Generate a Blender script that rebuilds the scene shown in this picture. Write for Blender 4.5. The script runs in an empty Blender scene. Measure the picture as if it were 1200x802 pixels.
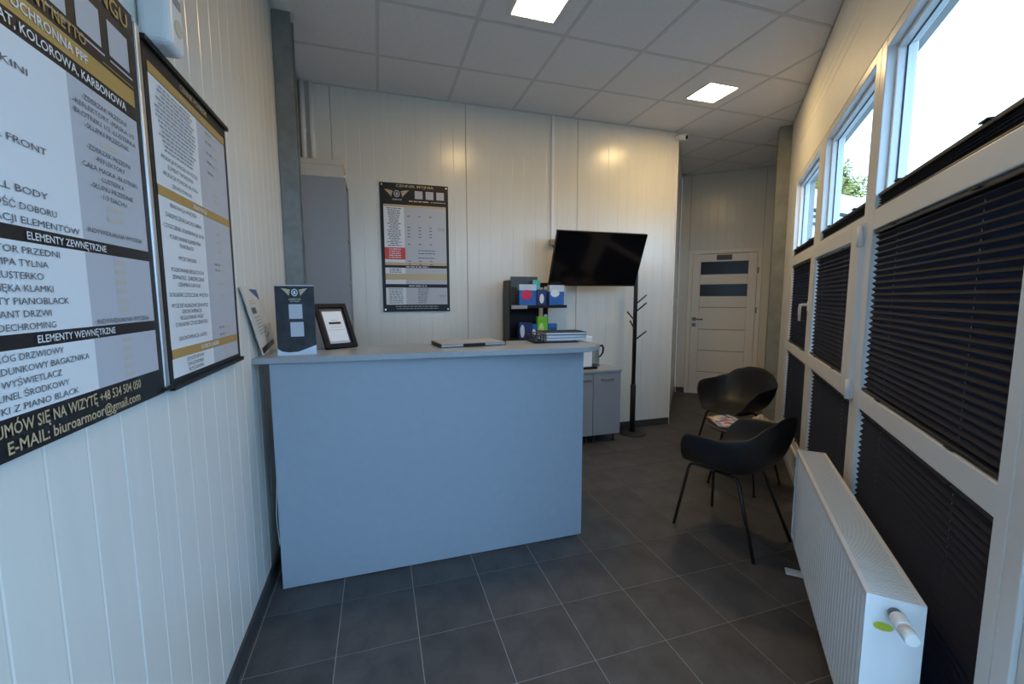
import bpy, bmesh, math, random
from mathutils import Vector, Matrix
random.seed(7)
SC = bpy.context.scene
COL = SC.collection

# ------------------------------------------------------------------ camera
CAMH = 1.43
FW = Vector((0.29852571, 0.9487468, -0.10373963))
RT = Vector((0.9537994, -0.30043037, -0.00287946))
UP = Vector((0.03389842, 0.0980872, 0.99460032))
cd = bpy.data.cameras.new('camera')
cd.sensor_fit = 'HORIZONTAL'
cd.sensor_width = 36.0
cd.lens = 496.43 * 36.0 / 1200.0
cd.clip_start = 0.02
cam = bpy.data.objects.new('camera', cd)
COL.objects.link(cam)
M = Matrix.Identity(4)
for i in range(3):
    M[i][0] = RT[i]
    M[i][1] = UP[i]
    M[i][2] = -FW[i]
M[2][3] = CAMH
cam.matrix_world = M
SC.camera = cam

# ------------------------------------------------------------------ world (bright overcast sky)
w = bpy.data.worlds.new('sky')
SC.world = w
w.use_nodes = True
bg = w.node_tree.nodes['Background']
bg.inputs[0].default_value = (0.41, 0.67, 1.0, 1)
bg.inputs[1].default_value = 5.5
LAMP_STRENGTH = 60.0
LAMP_COLOR = (1.0, 0.69, 0.31, 1)

SC.view_settings.view_transform = 'Standard'
SC.view_settings.look = 'None'
SC.view_settings.gamma = 1.0
SC.view_settings.use_curve_mapping = False
SC.view_settings.exposure = 0.13
SC.cycles.max_bounces = 10
SC.cycles.diffuse_bounces = 6
SC.cycles.transparent_max_bounces = 16
SC.cycles.sample_clamp_indirect = 8.0

# ------------------------------------------------------------------ room constants
XL = -0.56                       # left wall
YB = 3.955                       # back wall
YF = -0.6                        # wall behind the camera
H = 3.169                        # ceiling
A = math.radians(43.8)
RD = Vector((math.sin(A), math.cos(A), 0))        # along the window wall
RN = Vector((math.cos(A), -math.sin(A), 0))       # out through the window wall
RC = 0.565
DS = 6.8                         # door wall distance along RD
YAW_R = math.atan2(RD.y, RD.x)   # local x = RD, local y = -RN (into the room)
def rw(s, n, z=0.0):
    v = RD * s + RN * n
    return Vector((v.x, v.y, z))
CB = Vector((3.104, YB, 0))      # end corner of the back wall
CD = rw(DS, -0.6)                # far corner beside the door

# ------------------------------------------------------------------ materials
MATS = {}
def mat(name, col, rough=0.5, metal=0.0, noise=0.0, nscale=8.0, bump=0.0, bscale=60.0, spec=0.5, emit=None, estr=0.0, coat=0.0, stretch=None):
    if name in MATS:
        return MATS[name]
    m = bpy.data.materials.new(name)
    m.use_nodes = True
    nt = m.node_tree
    b = nt.nodes['Principled BSDF']
    b.inputs['Base Color'].default_value = (*col, 1)
    b.inputs['Roughness'].default_value = rough
    b.inputs['Metallic'].default_value = metal
    b.inputs['Specular IOR Level'].default_value = spec
    if coat:
        b.inputs['Coat Weight'].default_value = coat
        b.inputs['Coat Roughness'].default_value = 0.08
    tc = nt.nodes.new('ShaderNodeTexCoord')
    src = tc.outputs['Object']
    if stretch:
        mp = nt.nodes.new('ShaderNodeMapping')
        mp.inputs['Scale'].default_value = stretch
        nt.links.new(src, mp.inputs[0])
        src = mp.outputs[0]
    if noise:
        n = nt.nodes.new('ShaderNodeTexNoise')
        n.inputs['Scale'].default_value = nscale
        n.inputs['Detail'].default_value = 6
        n.inputs['Roughness'].default_value = 0.62
        nt.links.new(src, n.inputs['Vector'])
        r = nt.nodes.new('ShaderNodeMapRange')
        r.inputs[1].default_value = 0.3
        r.inputs[2].default_value = 0.7
        r.inputs[3].default_value = 1 - noise
        r.inputs[4].default_value = 1 + noise
        nt.links.new(n.outputs[0], r.inputs[0])
        mx = nt.nodes.new('ShaderNodeVectorMath')
        mx.operation = 'SCALE'
        mx.inputs[0].default_value = col
        nt.links.new(r.outputs[0], mx.inputs['Scale'])
        nt.links.new(mx.outputs[0], b.inputs['Base Color'])
    if bump:
        n2 = nt.nodes.new('ShaderNodeTexNoise')
        n2.inputs['Scale'].default_value = bscale
        n2.inputs['Detail'].default_value = 3
        nt.links.new(src, n2.inputs['Vector'])
        bp = nt.nodes.new('ShaderNodeBump')
        bp.inputs['Strength'].default_value = bump
        bp.inputs['Distance'].default_value = 0.01
        nt.links.new(n2.outputs[0], bp.inputs['Height'])
        nt.links.new(bp.outputs[0], b.inputs['Normal'])
    if emit:
        b.inputs['Emission Color'].default_value = (*emit, 1)
        b.inputs['Emission Strength'].default_value = estr
    MATS[name] = m
    return m

def pane_mat(name, tint, gloss):
    m = bpy.data.materials.new(name)
    m.use_nodes = True
    nt = m.node_tree
    nt.nodes.remove(nt.nodes['Principled BSDF'])
    out = nt.nodes['Material Output']
    t = nt.nodes.new('ShaderNodeBsdfTransparent')
    t.inputs[0].default_value = (*tint, 1)
    g = nt.nodes.new('ShaderNodeBsdfGlossy')
    g.inputs['Roughness'].default_value = 0.02
    mx = nt.nodes.new('ShaderNodeMixShader')
    mx.inputs[0].default_value = gloss
    nt.links.new(t.outputs[0], mx.inputs[1])
    nt.links.new(g.outputs[0], mx.inputs[2])
    nt.links.new(mx.outputs[0], out.inputs[0])
    MATS[name] = m
    return m

def tile_mat():
    m = bpy.data.materials.new('slate_tile')
    m.use_nodes = True
    nt = m.node_tree
    b = nt.nodes['Principled BSDF']
    tc = nt.nodes.new('ShaderNodeTexCoord')
    oi = nt.nodes.new('ShaderNodeObjectInfo')
    n = nt.nodes.new('ShaderNodeTexNoise')
    n.inputs['Scale'].default_value = 4.5
    n.inputs['Detail'].default_value = 9
    n.inputs['Roughness'].default_value = 0.68
    n.inputs['Distortion'].default_value = 0.6
    nt.links.new(tc.outputs['Object'], n.inputs['Vector'])
    cr = nt.nodes.new('ShaderNodeValToRGB')
    cr.color_ramp.elements[0].position = 0.3
    cr.color_ramp.elements[0].color = (0.032, 0.031, 0.033, 1)
    cr.color_ramp.elements[1].position = 0.72
    cr.color_ramp.elements[1].color = (0.098, 0.093, 0.092, 1)
    nt.links.new(n.outputs[0], cr.inputs[0])
    hs = nt.nodes.new('ShaderNodeHueSaturation')
    mr = nt.nodes.new('ShaderNodeMapRange')
    mr.inputs[3].default_value = 0.86
    mr.inputs[4].default_value = 1.14
    nt.links.new(oi.outputs['Random'], mr.inputs[0])
    nt.links.new(mr.outputs[0], hs.inputs['Value'])
    nt.links.new(cr.outputs[0], hs.inputs['Color'])
    nt.links.new(hs.outputs[0], b.inputs['Base Color'])
    rr = nt.nodes.new('ShaderNodeMapRange')
    rr.inputs[3].default_value = 0.42
    rr.inputs[4].default_value = 0.62
    nt.links.new(n.outputs[0], rr.inputs[0])
    nt.links.new(rr.outputs[0], b.inputs['Roughness'])
    bp = nt.nodes.new('ShaderNodeBump')
    bp.inputs['Strength'].default_value = 0.12
    bp.inputs['Distance'].default_value = 0.004
    nt.links.new(n.outputs[0], bp.inputs['Height'])
    nt.links.new(bp.outputs[0], b.inputs['Normal'])
    MATS['slate_tile'] = m
    return m

def print_mat(name, cols, scale=22.0):
    """a printed cover: blotches of ink colours"""
    m = bpy.data.materials.new(name)
    m.use_nodes = True
    nt = m.node_tree
    b = nt.nodes['Principled BSDF']
    tc = nt.nodes.new('ShaderNodeTexCoord')
    v = nt.nodes.new('ShaderNodeTexVoronoi')
    v.inputs['Scale'].default_value = scale
    nt.links.new(tc.outputs['Object'], v.inputs['Vector'])
    sp = nt.nodes.new('ShaderNodeSeparateColor')
    nt.links.new(v.outputs['Color'], sp.inputs[0])
    cr = nt.nodes.new('ShaderNodeValToRGB')
    cr.color_ramp.interpolation = 'CONSTANT'
    el = cr.color_ramp.elements
    while len(el) < len(cols):
        el.new(0.5)
    for i, c in enumerate(cols):
        el[i].position = i / len(cols)
        el[i].color = (*c, 1)
    nt.links.new(sp.outputs[0], cr.inputs[0])
    nt.links.new(cr.outputs[0], b.inputs['Base Color'])
    b.inputs['Roughness'].default_value = 0.35
    MATS[name] = m
    return m

PANEL = mat('cream_panel', (0.69, 0.68, 0.63), 0.25, noise=0.025, nscale=3, stretch=(6, 6, 0.6))
PANELM = mat('cream_sheet_matt', (0.70, 0.695, 0.66), 0.55, noise=0.02)
PANELB = mat('panel_core', (0.35, 0.34, 0.31), 0.7, noise=0.05)
CEILT = mat('ceiling_tile', (0.74, 0.73, 0.74), 0.85, noise=0.035, nscale=40, bump=0.15, bscale=220)
CEILG = mat('ceiling_grid', (0.58, 0.58, 0.58), 0.55, noise=0.03)
TILE = tile_mat()
GROUT = mat('grout', (0.30, 0.295, 0.285), 0.9, noise=0.2, nscale=30)
SKIRT = mat('skirting_tile', (0.045, 0.045, 0.048), 0.5, noise=0.25, nscale=12)
GREY = mat('grey_laminate', (0.28, 0.33, 0.39), 0.42, noise=0.03, nscale=20)
GREYTOP = mat('grey_worktop', (0.30, 0.325, 0.35), 0.30, noise=0.05, nscale=60)
GREYCAB = mat('grey_cabinet', (0.27, 0.28, 0.30), 0.45, noise=0.03, nscale=20)
STEEL = mat('galvanised_steel', (0.21, 0.225, 0.225), 0.5, metal=0.35, noise=0.22, nscale=9, bump=0.05)
STEELD = mat('weathered_steel', (0.25, 0.255, 0.23), 0.6, metal=0.2, noise=0.2, nscale=7)
PVC = mat('white_pvc', (0.74, 0.74, 0.73), 0.28, noise=0.015)
GASKET = mat('rubber_gasket', (0.015, 0.015, 0.017), 0.6)
BLIND = mat('blind_fabric', (0.0065, 0.0075, 0.011), 0.7, noise=0.15, nscale=40, spec=0.25)
BLINDR = mat('blind_rail', (0.014, 0.014, 0.016), 0.4)
def fabric_mat():
    m = BLIND; nt = m.node_tree
    p = nt.nodes['Principled BSDF']; out = nt.nodes['Material Output']
    t = nt.nodes.new('ShaderNodeBsdfTranslucent'); t.inputs[0].default_value = (0.034, 0.043, 0.060, 1)
    a = nt.nodes.new('ShaderNodeAddShader')
    nt.links.new(p.outputs[0], a.inputs[0]); nt.links.new(t.outputs[0], a.inputs[1]); nt.links.new(a.outputs[0], out.inputs[0])
fabric_mat()
CORD = mat('blind_cord', (0.30, 0.31, 0.34), 0.5)
WHITE = mat('white_plastic', (0.76, 0.76, 0.75), 0.35, noise=0.015)
ENAMEL = mat('white_enamel', (0.80, 0.81, 0.82), 0.25, noise=0.01)
SLOT = mat('grille_slot', (0.10, 0.11, 0.13), 0.6)
DOORW = mat('white_door_foil', (0.78, 0.75, 0.69), 0.4, noise=0.02, stretch=(1, 1, 6))
SMOKE = mat('smoked_glass', (0.03, 0.032, 0.036), 0.2, spec=0.2)
CHROME = mat('brushed_nickel', (0.17, 0.165, 0.16), 0.3, metal=0.9)
BLACKM = mat('black_metal', (0.012, 0.012, 0.013), 0.42, noise=0.1)
BLACKP = mat('black_plastic', (0.008, 0.008, 0.009), 0.4, noise=0.1, spec=0.3)
SHELL = mat('charcoal_shell', (0.011, 0.0125, 0.015), 0.48, noise=0.06, bump=0.04, bscale=300)
SCREEN = mat('screen_glass', (0.004, 0.004, 0.005), 0.09, spec=0.5)
PAPERW = mat('print_white', (0.72, 0.74, 0.76), 0.42)
PAPERG = mat('print_grey', (0.47, 0.48, 0.52), 0.42)
INK = mat('print_black', (0.016, 0.015, 0.016), 0.45, spec=0.3)
INKT = mat('print_dark_text', (0.09, 0.10, 0.12), 0.45)
INKL = mat('print_soft_text', (0.30, 0.31, 0.34), 0.45)
GOLD = mat('print_gold', (0.44, 0.27, 0.075), 0.42)
GOLDL = mat('print_pale_gold', (0.52, 0.41, 0.24), 0.42)
PALE = mat('print_faint_gold', (0.50, 0.46, 0.40), 0.42)
RED = mat('print_red', (0.60, 0.05, 0.035), 0.42)
ALU = mat('aluminium', (0.62, 0.63, 0.64), 0.3, metal=0.85)
BLUEP = mat('pack_blue', (0.03, 0.13, 0.42), 0.35, noise=0.2, nscale=30)
NAVYP = mat('pack_navy', (0.02, 0.035, 0.14), 0.35, noise=0.2, nscale=30)
TEALP = mat('pack_teal', (0.10, 0.50, 0.46), 0.35, noise=0.1)
GREENP = mat('pack_green', (0.18, 0.55, 0.03), 0.35, noise=0.15, nscale=25)
PALEP = mat('pack_pale', (0.55, 0.62, 0.70), 0.35, noise=0.1)
YELL = mat('pack_yellow', (0.55, 0.42, 0.10), 0.4, noise=0.1)
PINKR = mat('pack_crimson', (0.62, 0.02, 0.09), 0.35)
GLASS = pane_mat('window_glass', (0.97, 0.985, 0.99), 0.05)
JUG = pane_mat('jug_glass', (0.62, 0.65, 0.67), 0.14)
ACRYL = pane_mat('clear_acrylic', (0.90, 0.92, 0.93), 0.08)

# ------------------------------------------------------------------ builders
class MB:
    def __init__(s):
        s.v = []; s.f = []; s.sm = []
    def face(s, pts, smooth=False):
        n = len(s.v)
        s.v += [tuple(p) for p in pts]
        s.f.append(tuple(range(n, n + len(pts)))); s.sm.append(smooth)
        return s
    def box(s, x0, x1, y0, y1, z0, z1):
        n = len(s.v)
        s.v += [(x0,y0,z0),(x1,y0,z0),(x1,y1,z0),(x0,y1,z0),(x0,y0,z1),(x1,y0,z1),(x1,y1,z1),(x0,y1,z1)]
        for q in ((3,2,1,0),(4,5,6,7),(0,1,5,4),(1,2,6,5),(2,3,7,6),(3,0,4,7)):
            s.f.append(tuple(n + i for i in q)); s.sm.append(False)
        return s
    def hexa(s, a, b):
        """two quads (lists of 4) joined; a = bottom/back, b = top/front"""
        n = len(s.v)
        s.v += [tuple(p) for p in a] + [tuple(p) for p in b]
        for q in ((3,2,1,0),(4,5,6,7),(0,1,5,4),(1,2,6,5),(2,3,7,6),(3,0,4,7)):
            s.f.append(tuple(n + i for i in q)); s.sm.append(False)
        return s
    def slab(s, poly, z0, z1):
        """flat polygon (xy, counter-clockwise) extruded in z"""
        n = len(s.v); k = len(poly)
        s.v += [(p[0], p[1], z0) for p in poly] + [(p[0], p[1], z1) for p in poly]
        s.f.append(tuple(n + i for i in reversed(range(k)))); s.sm.append(False)
        s.f.append(tuple(n + k + i for i in range(k))); s.sm.append(False)
        for i in range(k):
            j = (i + 1) % k
            s.f.append((n+i, n+j, n+k+j, n+k+i)); s.sm.append(False)
        return s
    def tube(s, pts, r, seg=10, cap=True):
        pts = [Vector(p) for p in pts]
        rs = r if isinstance(r, (list, tuple)) else [r] * len(pts)
        n = len(s.v); prev = None
        for i, p in enumerate(pts):
            if i == 0: d = pts[1] - pts[0]
            elif i == len(pts) - 1: d = pts[-1] - pts[-2]
            else: d = (pts[i+1]-pts[i]).normalized() + (pts[i]-pts[i-1]).normalized()
            d.normalize()
            if prev is None:
                u = d.orthogonal().normalized()
            else:
                u = (prev - d * prev.dot(d)).normalized()
            prev = u
            v = d.cross(u)
            for k in range(seg):
                a = 2 * math.pi * k / seg
                s.v.append(tuple(p + (u * math.cos(a) + v * math.sin(a)) * rs[i]))
        for i in range(len(pts) - 1):
            for k in range(seg):
                k2 = (k + 1) % seg
                s.f.append((n+i*seg+k, n+i*seg+k2, n+(i+1)*seg+k2, n+(i+1)*seg+k)); s.sm.append(True)
        if cap:
            s.f.append(tuple(n + k for k in reversed(range(seg)))); s.sm.append(False)
            s.f.append(tuple(n + (len(pts)-1)*seg + k for k in range(seg))); s.sm.append(False)
        return s
    def lathe(s, prof, c=(0, 0, 0), seg=24):
        """prof = [(r, z)...] around the z axis through c"""
        n = len(s.v)
        for r, z in prof:
            for k in range(seg):
                a = 2 * math.pi * k / seg
                s.v.append((c[0] + r * math.cos(a), c[1] + r * math.sin(a), c[2] + z))
        for i in range(len(prof) - 1):
            for k in range(seg):
                k2 = (k + 1) % seg
                s.f.append((n+i*seg+k, n+i*seg+k2, n+(i+1)*seg+k2, n+(i+1)*seg+k)); s.sm.append(True)
        s.f.append(tuple(n + k for k in reversed(range(seg)))); s.sm.append(False)
        s.f.append(tuple(n + (len(prof)-1)*seg + k for k in range(seg))); s.sm.append(False)
        return s
    def mesh(s, name):
        me = bpy.data.meshes.new(name)
        me.from_pydata(s.v, [], s.f)
        me.polygons.foreach_set('use_smooth', s.sm)
        me.update()
        return me
    def build(s, name, m, parent=None, bev=0.0, seg=2, loc=None, rz=None):
        me = s.mesh(name)
        me.materials.append(m)
        o = bpy.data.objects.new(name, me)
        COL.objects.link(o)
        if parent: o.parent = parent
        if loc is not None: o.location = loc
        if rz is not None: o.rotation_euler = (0, 0, rz)
        if bev:
            b = o.modifiers.new('bevel', 'BEVEL')
            b.width = bev; b.segments = seg; b.limit_method = 'ANGLE'
            b.angle_limit = math.radians(40)
        return o

def tag(o, label=None, cat=None, group=None, kind=None):
    if label: o['label'] = label
    if cat: o['category'] = cat
    if group: o['group'] = group
    if kind: o['kind'] = kind
    return o
def thing(name, label, cat, loc=(0, 0, 0), rz=0.0, group=None):
    o = bpy.data.objects.new(name, None)
    o.empty_display_size = 0.1
    COL.objects.link(o)
    o.location = loc
    o.rotation_euler = (0, 0, rz)
    return tag(o, label, cat, group)
def struct(o):
    o['kind'] = 'structure'
    return o

def clip(poly, nx, ny, c):
    """keep nx*x + ny*y <= c"""
    out = []
    for i in range(len(poly)):
        p, q = poly[i], poly[(i+1) % len(poly)]
        dp = nx*p[0] + ny*p[1] - c; dq = nx*q[0] + ny*q[1] - c
        if dp <= 0: out.append(p)
        if (dp < 0 < dq) or (dq < 0 < dp):
            t = dp / (dp - dq)
            out.append((p[0] + t*(q[0]-p[0]), p[1] + t*(q[1]-p[1])))
    return out
def area(poly):
    return 0.5 * sum(poly[i][0]*poly[(i+1)%len(poly)][1] - poly[(i+1)%len(poly)][0]*poly[i][1] for i in range(len(poly)))
sd = (CD - CB)
sn = Vector((-sd.y, sd.x, 0)).normalized()        # points out through the side wall (left of travel)
REG = [  # two convex zones of the floor plan as half planes
    [(-1, 0, -XL), (0, 1, YB), (0, -1, -YF), (RN.x, RN.y, RC)],
    [(0, -1, -YB), (RN.x, RN.y, RC), (RD.x, RD.y, DS), (sn.x, sn.y, sn.dot(CB))],
]
def clipped(x0, x1, y0, y1, inset=0.0):
    res = []
    for hp in REG:
        p = [(x0, y0), (x1, y0), (x1, y1), (x0, y1)]
        for nx, ny, c in hp:
            p = clip(p, nx, ny, c - inset)
            if len(p) < 3: break
        if len(p) >= 3 and area(p) > 1e-4:
            res.append(p)
    return res
FLOORPOLY = [(XL, YF), ((RC - RN.y*YF)/RN.x, YF), tuple(rw(DS, RC)[:2]), tuple(CD[:2]), tuple(CB[:2]), (XL, YB)]

# ------------------------------------------------------------------ floor
fl = struct(MB().slab(FLOORPOLY, -0.05, -0.0015).build('floor', GROUT))
T = 0.328
shared = None
for i in range(-1, 22):
    for j in range(-9, 14):
        x0 = -0.537 + i*T; y0 = 2.025 + j*T; g = 0.0018
        for p in clipped(x0+g, x0+T-g, y0+g, y0+T-g, 0.001):
            if area(p) < 0.0012: continue
            cx = sum(q[0] for q in p)/len(p); cy = sum(q[1] for q in p)/len(p)
            loc = [(q[0]-cx, q[1]-cy) for q in p]
            if abs(area(p) - (T-2*g)**2) < 1e-6:
                if shared is None:
                    shared = MB().slab(loc, -0.008, 0.0)
                    o = shared.build('floor_tile', TILE, fl, loc=(cx, cy, 0)); smesh = o.data
                else:
                    o = bpy.data.objects.new('floor_tile', smesh); COL.objects.link(o); o.parent = fl; o.location = (cx, cy, 0)
            else:
                MB().slab(loc, -0.008, 0.0).build('floor_tile', TILE, fl, loc=(cx, cy, 0))

# ------------------------------------------------------------------ ceiling
ROOFPOLY = [(XL-0.09, YF-0.09), ((RC+0.16 - RN.y*(YF-0.09))/RN.x, YF-0.09), tuple(rw(DS+0.09, RC+0.16)[:2]), tuple((CD + RD*0.09 + sn*0.09)[:2]), tuple((CB + sn*0.09 + Vector((0, 0.06, 0)))[:2]), (XL-0.09, YB+0.09)]
ce = struct(MB().slab(ROOFPOLY, H + 0.012, H + 0.06).build('ceiling', CEILG))
GX, GY, GP = 0.0566, 2.7827, 0.6
LAMPS = [(1, -1), (4, 0)]
grid = MB()
cmesh = None
for i in range(-2, 12):
    for j in range(-7, 6):
        x0 = GX + i*GP; y0 = GY + j*GP; g = 0.011
        for p in clipped(x0+g, x0+GP-g, y0+g, y0+GP-g, 0.004):
            if area(p) < 0.004: continue
            cx = sum(q[0] for q in p)/len(p); cy = sum(q[1] for q in p)/len(p)
            loc = [(q[0]-cx, q[1]-cy) for q in p]
            if abs(area(p) - (GP-2*g)**2) < 1e-5:
                if cmesh is None:
                    o = MB().slab(loc, 0.003, 0.011).build('ceiling_tile', CEILT, ce, loc=(cx, cy, H)); cmesh = o.data
                else:
                    o = bpy.data.objects.new('ceiling_tile', cmesh); COL.objects.link(o); o.parent = ce; o.location = (cx, cy, H)
            else:
                MB().slab(loc, 0.003, 0.011).build('ceiling_tile', CEILT, ce, loc=(cx, cy, H))
for i in range(-2, 13):
    for p in clipped(GX+i*GP-0.012, GX+i*GP+0.012, -1.0, 7.0, 0.002):
        grid.slab(p, H, H+0.012)
for j in range(-7, 7):
    for p in clipped(-1.0, 7.0, GY+j*GP-0.012, GY+j*GP+0.012, 0.002):
        grid.slab(p, H+0.0004, H+0.012)
grid.build('ceiling_grid', CEILG, ce)
# wall angle trim along the edges of the ceiling
an = MB()
an.box(XL, CB.x, YB-0.02, YB, H-0.002, H+0.004)
an.box(XL, XL+0.02, YF, YB, H-0.002, H+0.004)
an.build('edge_angle', CEILG, ce)

# ------------------------------------------------------------------ cladding panels
def clad(parent, length, z0, z1, start, joints, thick=0.012, pitch=0.113, frame=None, mirror=False):
    """vertical ribbed panels along local x from 0..length, face at local y=0 looking to -y; frame maps to world"""
    edges = [e for e in joints if 0.02 < e < length-0.02]
    edges = [0.0] + edges + [length]
    for a, b in zip(edges[:-1], edges[1:]):
        prof = [(a+0.0015, thick), (a+0.0015, 0.004), (a+0.004, 0.0)]
        k = math.ceil((a + 0.02 - start)/pitch)
        while start + k*pitch < b - 0.02:
            c = start + k*pitch
            if c > a + 0.02:
                prof += [(c-0.004, 0.0), (c-0.0012, 0.0012), (c+0.0012, 0.0012), (c+0.004, 0.0)]
            k += 1
        prof += [(b-0.004, 0.0), (b-0.0015, 0.004), (b-0.0015, thick)]
        m = MB(); n = len(prof)
        m.v = [frame @ Vector((x, y, z0)) for x, y in prof] + [frame @ Vector((x, y, z1)) for x, y in prof]
        m.v = [tuple(v) for v in m.v]
        for i in range(n-1):
            m.f.append((i, i+1, n+i+1, n+i)); m.sm.append(False)
        m.f.append(tuple(range(n-1, -1, -1))); m.sm.append(False)
        m.f.append(tuple(range(n, 2*n))); m.sm.append(False)
        m.f.append((n-1, 0, n, 2*n-1)); m.sm.append(False)
        m.build('wall_panel', PANEL, parent)
def frame_of(origin, xdir, face):
    """local x along xdir, local -y = face direction (towards the room)"""
    xd = Vector(xdir).normalized(); yd = -Vector(face).normalized()
    m = Matrix.Identity(4)
    for i in range(3):
        m[i][0] = xd[i]; m[i][1] = yd[i]; m[i][2] = (0, 0, 1)[i]; m[i][3] = origin[i]
    return m
# left wall
wl = struct(MB().box(XL-0.09, XL-0.0125, YF-0.09, YB+0.09, 0, H+0.012).build('wall_left', PANELB))
clad(wl, YB-YF, 0, H, 0.05, [0.62, 1.75, 2.88, 3.65], frame=frame_of((XL, YF, 0), (0, 1, 0), (1, 0, 0)))
# back wall
wb = struct(MB().box(XL-0.01, CB.x-0.004, YB+0.0125, YB+0.09, 0, H+0.012).build('wall_back', PANELB))
clad(wb, CB.x-XL, 0, H, 0.01, [0.236, 1.369, 2.491], frame=frame_of((XL, YB, 0), (1, 0, 0), (0, -1, 0)))
MB().slab([(CB.x-0.004, YB-0.008), (CB.x+0.006, YB-0.008), (CB.x+0.006, YB+0.05), (CB.x-0.004, YB+0.05)], 0, H).build('corner_trim', WHITE, wb)
# side wall of the passage
sdir = sd.normalized(); sl = sd.length
ws = struct(MB().hexa([CB+sn*0.0125, CD+sn*0.0125, CD+sn*0.09, CB+sn*0.09 + Vector((0, 0.06, 0))],
                      [v + Vector((0, 0, H+0.012)) for v in (CB+sn*0.0125, CD+sn*0.0125, CD+sn*0.09, CB+sn*0.09 + Vector((0, 0.06, 0)))]).build('wall_side', PANELB))
clad(ws, sl, 0, H, 0.04, [0.9], frame=frame_of(CB, sdir, -sn))
# door wall
dl = 0.6 + RC
def dfr(a, z=0.0, out=0.0):      # a = position along RN
    return rw(DS + out, a, z)
DW0, DW1, DTOP = -0.466, 0.466, 2.105
wd = MB()
Fd = frame_of(dfr(-0.6), RN, -RD)
def dbox(m, a0, a1, d0, d1, z0, z1):
    q = [dfr(a0, z0, d0), dfr(a1, z0, d0), dfr(a1, z0, d1), dfr(a0, z0, d1)]
    m.hexa(q, [v + Vector((0, 0, z1 - z0)) for v in q])
dbox(wd, -0.62, DW0, 0.0125, 0.09, 0, H+0.012)
dbox(wd, DW1, RC+0.1, 0.0125, 0.09, 0, H+0.012)
dbox(wd, DW0, DW1, 0.0125, 0.09, DTOP, H+0.012)
wd = struct(wd.build('wall_door', PANELB))
def cladd(a0, a1, z0, z1):
    clad(wd, a1-a0, z0, z1, 0.02, [], frame=frame_of(dfr(a0), RN, -RD))
cladd(-0.6, DW0, 0, H); cladd(DW1, RC, 0, H); cladd(DW0, DW1, DTOP, H)
# front wall behind the camera
xf = (RC - RN.y*YF)/RN.x
wf = MB(); wf.box(XL-0.09, xf+0.15, YF-0.09, YF-0.0125, 2.5, H+0.012); wf.box(XL-0.09, xf+0.15, YF-0.09, YF-0.0125, 0, 0.12)
wf = struct(wf.build('wall_front', PANELB))
clad(wf, xf-XL, 2.5, H, 0.03, [], frame=frame_of((xf, YF, 0), (-1, 0, 0), (0, 1, 0)))
w4 = bpy.data.objects.new('window_4', None); COL.objects.link(w4); w4.location = (XL, YF, 0); struct(w4)
fx = xf - XL
m = MB(); m.box(0, 0.06, -0.08, -0.012, 0.12, 2.5); m.box(fx-0.06, fx, -0.08, -0.012, 0.12, 2.5); m.box(0.06, fx-0.06, -0.08, -0.012, 0.12, 0.19); m.box(0.06, fx-0.06, -0.08, -0.012, 2.43, 2.5)
m.build('frame', PVC, w4, bev=0.004)
MB().box(0.06, fx-0.06, -0.05, -0.044, 0.19, 2.43).build('pane', GLASS, w4)

# ------------------------------------------------------------------ window wall (local x = along wall, local y = into the room)
S0, S1 = (xf*RD.x + YF*RD.y), DS
WZ0, WZ1 = 0.20, 2.50
WS0, WS1 = 0.02, 4.88            # glazed stretch
def rroot(name, label=None, cat=None, group=None, s=0.0, n=RC, z=0.0):
    o = thing(name, label, cat, rw(s, n, z), YAW_R, group)
    return o
wr = MB()
wr.box(S0-0.1, S1+0.09, -0.16, -0.013, WZ1, H+0.012)
wr.box(WS1, S1+0.09, -0.16, -0.013, 0, WZ1)
wr.box(S0-0.1, WS0, -0.16, -0.013, 0, WZ1)
wr.box(1.235, WS1, -0.16, -0.013, 0, WZ0)
wr = struct(wr.build('wall_right', PANELB, None, loc=rw(0, RC), rz=YAW_R))
def hpanel(x0, x1, z0, z1, grooves):
    """horizontal ribbed sheet"""
    prof = [(z0+0.001, -0.012), (z0+0.001, 0.0)]
    for c in grooves:
        prof += [(c-0.004, 0.0), (c-0.0012, -0.0018), (c+0.0012, -0.0018), (c+0.004, 0.0)]
    prof += [(z1-0.001, 0.0), (z1-0.001, -0.012)]
    m = MB(); n = len(prof)
    m.v = [(x0, y, z) for z, y in prof] + [(x1, y, z) for z, y in prof]
    for i in range(n-1):
        m.f.append((n+i, n+i+1, i+1, i)); m.sm.append(False)
    m.f.append((0, n-1, 2*n-1, n)); m.sm.append(False)
    m.f.append(tuple(range(n))); m.sm.append(False)
    m.f.append(tuple(range(2*n-1, n-1, -1))); m.sm.append(False)
    return m.build('wall_panel', PANELM, wr)
hpanel(S0, S1, WZ1, H, [2.80, 2.87, 2.94])
hpanel(WS1, S1, 0, WZ1, [])
hpanel(S0, WS0, 0, WZ1, [])
hpanel(1.235, WS1, 0, WZ0, [])

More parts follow.
